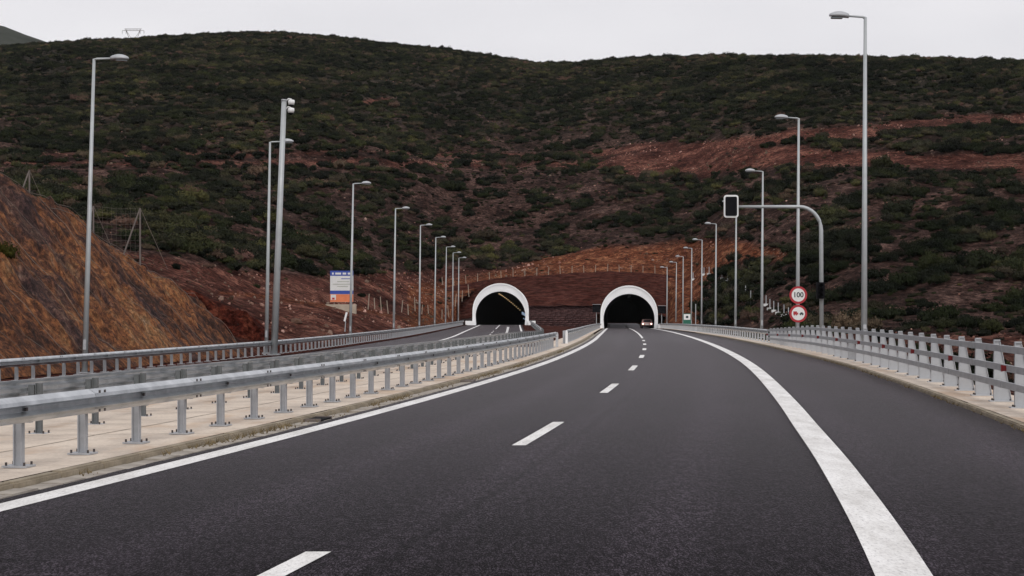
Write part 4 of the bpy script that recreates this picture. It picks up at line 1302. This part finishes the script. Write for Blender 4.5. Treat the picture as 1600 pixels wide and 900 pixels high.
# thin overlapping plants on a coarse grid so that crowns touch but do not pile up
seen, sel = {}, []
for i in ki[np.argsort(-sz[ki])]:
    key = (int(xq[i] // (1.15 * sz[i] + .4)), int(dq[i] // (1.3 * sz[i] + .4)), round(sz[i]))
    if key in seen: continue
    seen[key] = 1; sel.append(i)
sel = np.array(sel)
appar = sz[sel] / dq[sel]
inframe = (pq[sel] > 0) & (pq[sel] < 1600) & (yq[sel] > 0) & (yq[sel] < 520) & (dq[sel] > 135)
hid = (pq[sel] < 380) & (yq[sel] > 275 + pq[sel] * .62)
order = np.argsort(-np.where(inframe & ~hid, appar, -1))
hero = set(sel[order[:300]].tolist())
def zone_label(p, y):
    cols = [(140, 'left of the nearest left lamp'), (280, 'just right of the nearest left lamp'), (416, 'just left of the camera mast'), (550, 'between camera mast and billboard'),
            (740, 'behind the far left lamps'), (880, 'over the left tunnel'), (1082, 'over the right tunnel'), (1192, 'behind the far right lamps'), (1284, 'behind the round signs'),
            (1352, 'between gantry post and tallest lamp'), (1480, 'just right of the tallest lamp'), (9999, 'at the right edge of the photo')]
    rows_ = [(200, 'high on the hillside'), (300, 'halfway up the hillside'), (400, 'on the lower hillside'), (9999, 'near the foot of the slope')]
    c = next(t_ for v, t_ in cols if p < v); r = next(t_ for v, t_ in rows_ if y < v)
    return 'dark green shrub %s %s' % (r, c), 'shrubs %s %s' % (r, c)
rot = RNG.uniform(0, math.tau, NC); kind = RNG.integers(0, 7, NC); hs = RNG.uniform(.85, 1.5, NC)
first = {}
for i in sorted(hero):
    o = put('shrub', shrub_me[kind[i]], (xq[i], dq[i], zq[i] - .1), (0, 0, rot[i]), None, (sz[i], sz[i], sz[i] * hs[i]))
    lab, g = zone_label(pq[i], yq[i]); tag(o, lab, 'shrub', g)
    first.setdefault(int(kind[i]), o)
rest = np.array([i for i in sel if i not in hero])

def scatter(name, pts, scl, rz, idx, sources, label, cat):
    me = bpy.data.meshes.new(name)
    me.from_pydata([tuple(p) for p in pts], [], [])
    for k, v, ty in (('scl', scl, 'FLOAT_VECTOR'), ('rz', rz, 'FLOAT_VECTOR'), ('pick', idx, 'INT')):
        a = me.attributes.new(k, ty, 'POINT')
        a.data.foreach_set('vector' if ty == 'FLOAT_VECTOR' else 'value', np.asarray(v, dtype=np.float32 if ty != 'INT' else np.int32).ravel())
    o = put(name, me)
    tag(o, label, cat, kind='stuff')
    ng = bpy.data.node_groups.new(name + '_scatter', 'GeometryNodeTree')
    ng.interface.new_socket('Geometry', in_out='INPUT', socket_type='NodeSocketGeometry')
    ng.interface.new_socket('Geometry', in_out='OUTPUT', socket_type='NodeSocketGeometry')
    nd, lk = ng.nodes, ng.links
    gi, go = nd.new('NodeGroupInput'), nd.new('NodeGroupOutput')
    iop = nd.new('GeometryNodeInstanceOnPoints')
    jn = nd.new('GeometryNodeJoinGeometry')
    for s in reversed(sources):
        oi = nd.new('GeometryNodeObjectInfo')
        oi.inputs['Object'].default_value = s
        oi.inputs['As Instance'].default_value = True
        lk.new(oi.outputs['Geometry'], jn.inputs[0])
    def named(n, ty):
        a = nd.new('GeometryNodeInputNamedAttribute'); a.data_type = ty; a.inputs['Name'].default_value = n
        return a.outputs['Attribute']
    lk.new(gi.outputs[0], iop.inputs['Points'])
    lk.new(jn.outputs[0], iop.inputs['Instance'])
    iop.inputs['Pick Instance'].default_value = True
    lk.new(named('pick', 'INT'), iop.inputs['Instance Index'])
    lk.new(named('rz', 'FLOAT_VECTOR'), iop.inputs['Rotation'])
    lk.new(named('scl', 'FLOAT_VECTOR'), iop.inputs['Scale'])
    lk.new(iop.outputs[0], go.inputs[0])
    md = o.modifiers.new('scatter', 'NODES'); md.node_group = ng
    return o
srcs = [first[k] for k in sorted(first)]
scatter('shrub_cover', np.stack([xq[rest], dq[rest], zq[rest] - .1], -1), np.stack([sz[rest], sz[rest], sz[rest] * hs[rest]], -1),
        np.stack([rot[rest] * 0, rot[rest] * 0, rot[rest]], -1), kind[rest] % len(srcs), srcs, 'dense dark green maquis scrub covering the hills up to the skyline', 'scrub')
print('shrubs', len(sel), 'hero', len(hero))

# yellow-green broom on the rock cut at the left edge
u_, d_ = 5.6, 52.0
o = put('broom_bush', shrub_me[2].copy(), (-0.3015 * 63, 63.0, 0), (0, 0, 1.0), None, (.62, .62, .95))
o.data.materials.clear(); o.data.materials.append(M['leaf_yellow'])
uu = float(CLx(63.0)) - 1.5 + 0.3015 * 63
o.location.z = float(cut_z(np.array(uu), np.array(63.0))) - .1
tag(o, 'small yellow green bush growing on the rock cut at the left edge', 'bush')

# ------------------------------------------------------------------ loose stones
def stone_mesh(seed):
    r = np.random.default_rng(seed)
    bm = bmesh.new()
    bmesh.ops.create_icosphere(bm, subdivisions=1, radius=.5)
    for v in bm.verts:
        v.co = Vector(np.array(v.co) * r.uniform(.65, 1.2) * np.array([1, .8, .65]))
    me = bpy.data.meshes.new('stone'); bm.to_mesh(me); bm.free()
    me.materials.append(M['stone'])
    return me
NS = 90000
az = RNG.uniform(-0.33, 0.33, NS); ds = np.sqrt(RNG.uniform(60 ** 2, 620 ** 2, NS))
xs_ = az * ds; zs_ = terrain_z(xs_, ds); ps, ys_ = PX(xs_, ds), PY(zs_, ds)
bs, os_, gs = zones(ps, ys_, xs_, ds)
prob = 0.10 + 0.45 * bs + 0.35 * os_
prob *= np.clip(0.6 + fbm(xs_ / 9, ds / 12, 3) * 1.6, 0, 1.5)
kp = (RNG.random(NS) < prob) & (np.where(ds > 314, 1.0, np.maximum(CLx(ds) - 2.4 - xs_, xs_ - (KRx(ds) + 3.0))) > 0) & ~((ps > 730) & (ps < 1082) & (ds < 314)) & ~((ps < 400) & (ds < 100))
ii = np.where(kp)[0]
ss_ = RNG.uniform(.15, .42, len(ii)) * np.where(RNG.random(len(ii)) < .12, 2.0, 1) * (ds[ii] / 260) ** .35
boul = []
for k, (p, y) in enumerate(((462, 505), (1430, 330), (1516, 300))):
    dd_ = ground_at(p, y, 100, 600); x = (p - 800) / FPX * dd_
    o = put('boulder', stone_mesh(40 + k), (x, dd_, float(terrain_z(x, dd_)) + .1), (0, 0, k), None, (1.2, 1.2, 1.0))
    tag(o, ('pale boulder on the red bank left of the billboard', 'pale boulder on the right hillside below the red tracks', 'pale boulder among shrubs at upper right, below the lower red track')[k], 'boulder', 'boulders')
    boul.append(o)
scatter('loose_stones', np.stack([xs_[ii], ds[ii], zs_[ii] + .03], -1), np.stack([ss_] * 3, -1), RNG.uniform(0, 6, (len(ii), 3)), RNG.integers(0, 3, len(ii)), boul,
        'pale loose stones strewn over the bare red banks and tracks', 'stones')
print('stones', len(ii))

# dry weeds and grit caught along the gutter and the foot of the kerbs
V_, F_ = [], []
for _ in range(2600):
    d = 10 + 68 * RNG.random() ** 1.3
    if fbm(np.array(d / 2.2), np.array(3.0), 3) + RNG.normal(0, .12) < 0.05:
        continue
    right_ = RNG.random() < .3
    x = float(KRx(d)) - abs(RNG.normal(0, .03)) - .02 if right_ else float(KLx(d)) + abs(RNG.normal(0, .10)) + .01
    z = float(Zr(d)) + .004
    if RNG.random() < .45:
        r_ = RNG.uniform(.008, .022); o_i = len(V_)
        V_ += [(x - r_, d, z), (x + r_ * .6, d - r_, z), (x + r_ * .5, d + r_, z), (x, d, z + r_ * 1.1)]
        F_ += [(o_i, o_i + 1, o_i + 3), (o_i + 1, o_i + 2, o_i + 3), (o_i + 2, o_i, o_i + 3)]
    else:
        for _k in range(4):
            a_ = RNG.uniform(0, 6.28); h_ = RNG.uniform(.02, .085); l_ = RNG.uniform(.3, 1.0) * h_; o_i = len(V_)
            V_ += [(x - .005, d, z), (x + .005, d + .004, z), (x + l_ * math.cos(a_), d + l_ * math.sin(a_), z + h_)]
            F_ += [(o_i, o_i + 1, o_i + 2)]
wm = bpy.data.meshes.new('gutter_weeds'); wm.from_pydata(V_, [], F_)
wm.materials.append(plain('dry_weed', (0.20, 0.145, 0.07), (0.10, 0.075, 0.04), 4.0, 0.9))
tag(put('gutter_weeds', wm), 'dry weeds and grit along the kerb gutters', 'weeds', kind='stuff')

# ------------------------------------------------------------------ thin overcast haze
hz = put('haze', MB().box((0, 0, 190), (12040, 12040, 396)).mesh('haze', M['white']))
hz.data.materials.clear()
hm = bpy.data.materials.new('haze_air'); hm.use_nodes = True
hn = hm.node_tree.nodes
hn.remove(hn['Principled BSDF'])
pv = hn.new('ShaderNodeVolumePrincipled')
pv.inputs['Color'].default_value = (0.92, 0.94, 0.97, 1)
pv.inputs['Density'].default_value = 0.000022
hm.node_tree.links.new(pv.outputs[0], hn['Material Output'].inputs['Volume'])
hz.data.materials.append(hm)
tag(hz, 'thin pale haze in the air over the valley', kind='stuff')
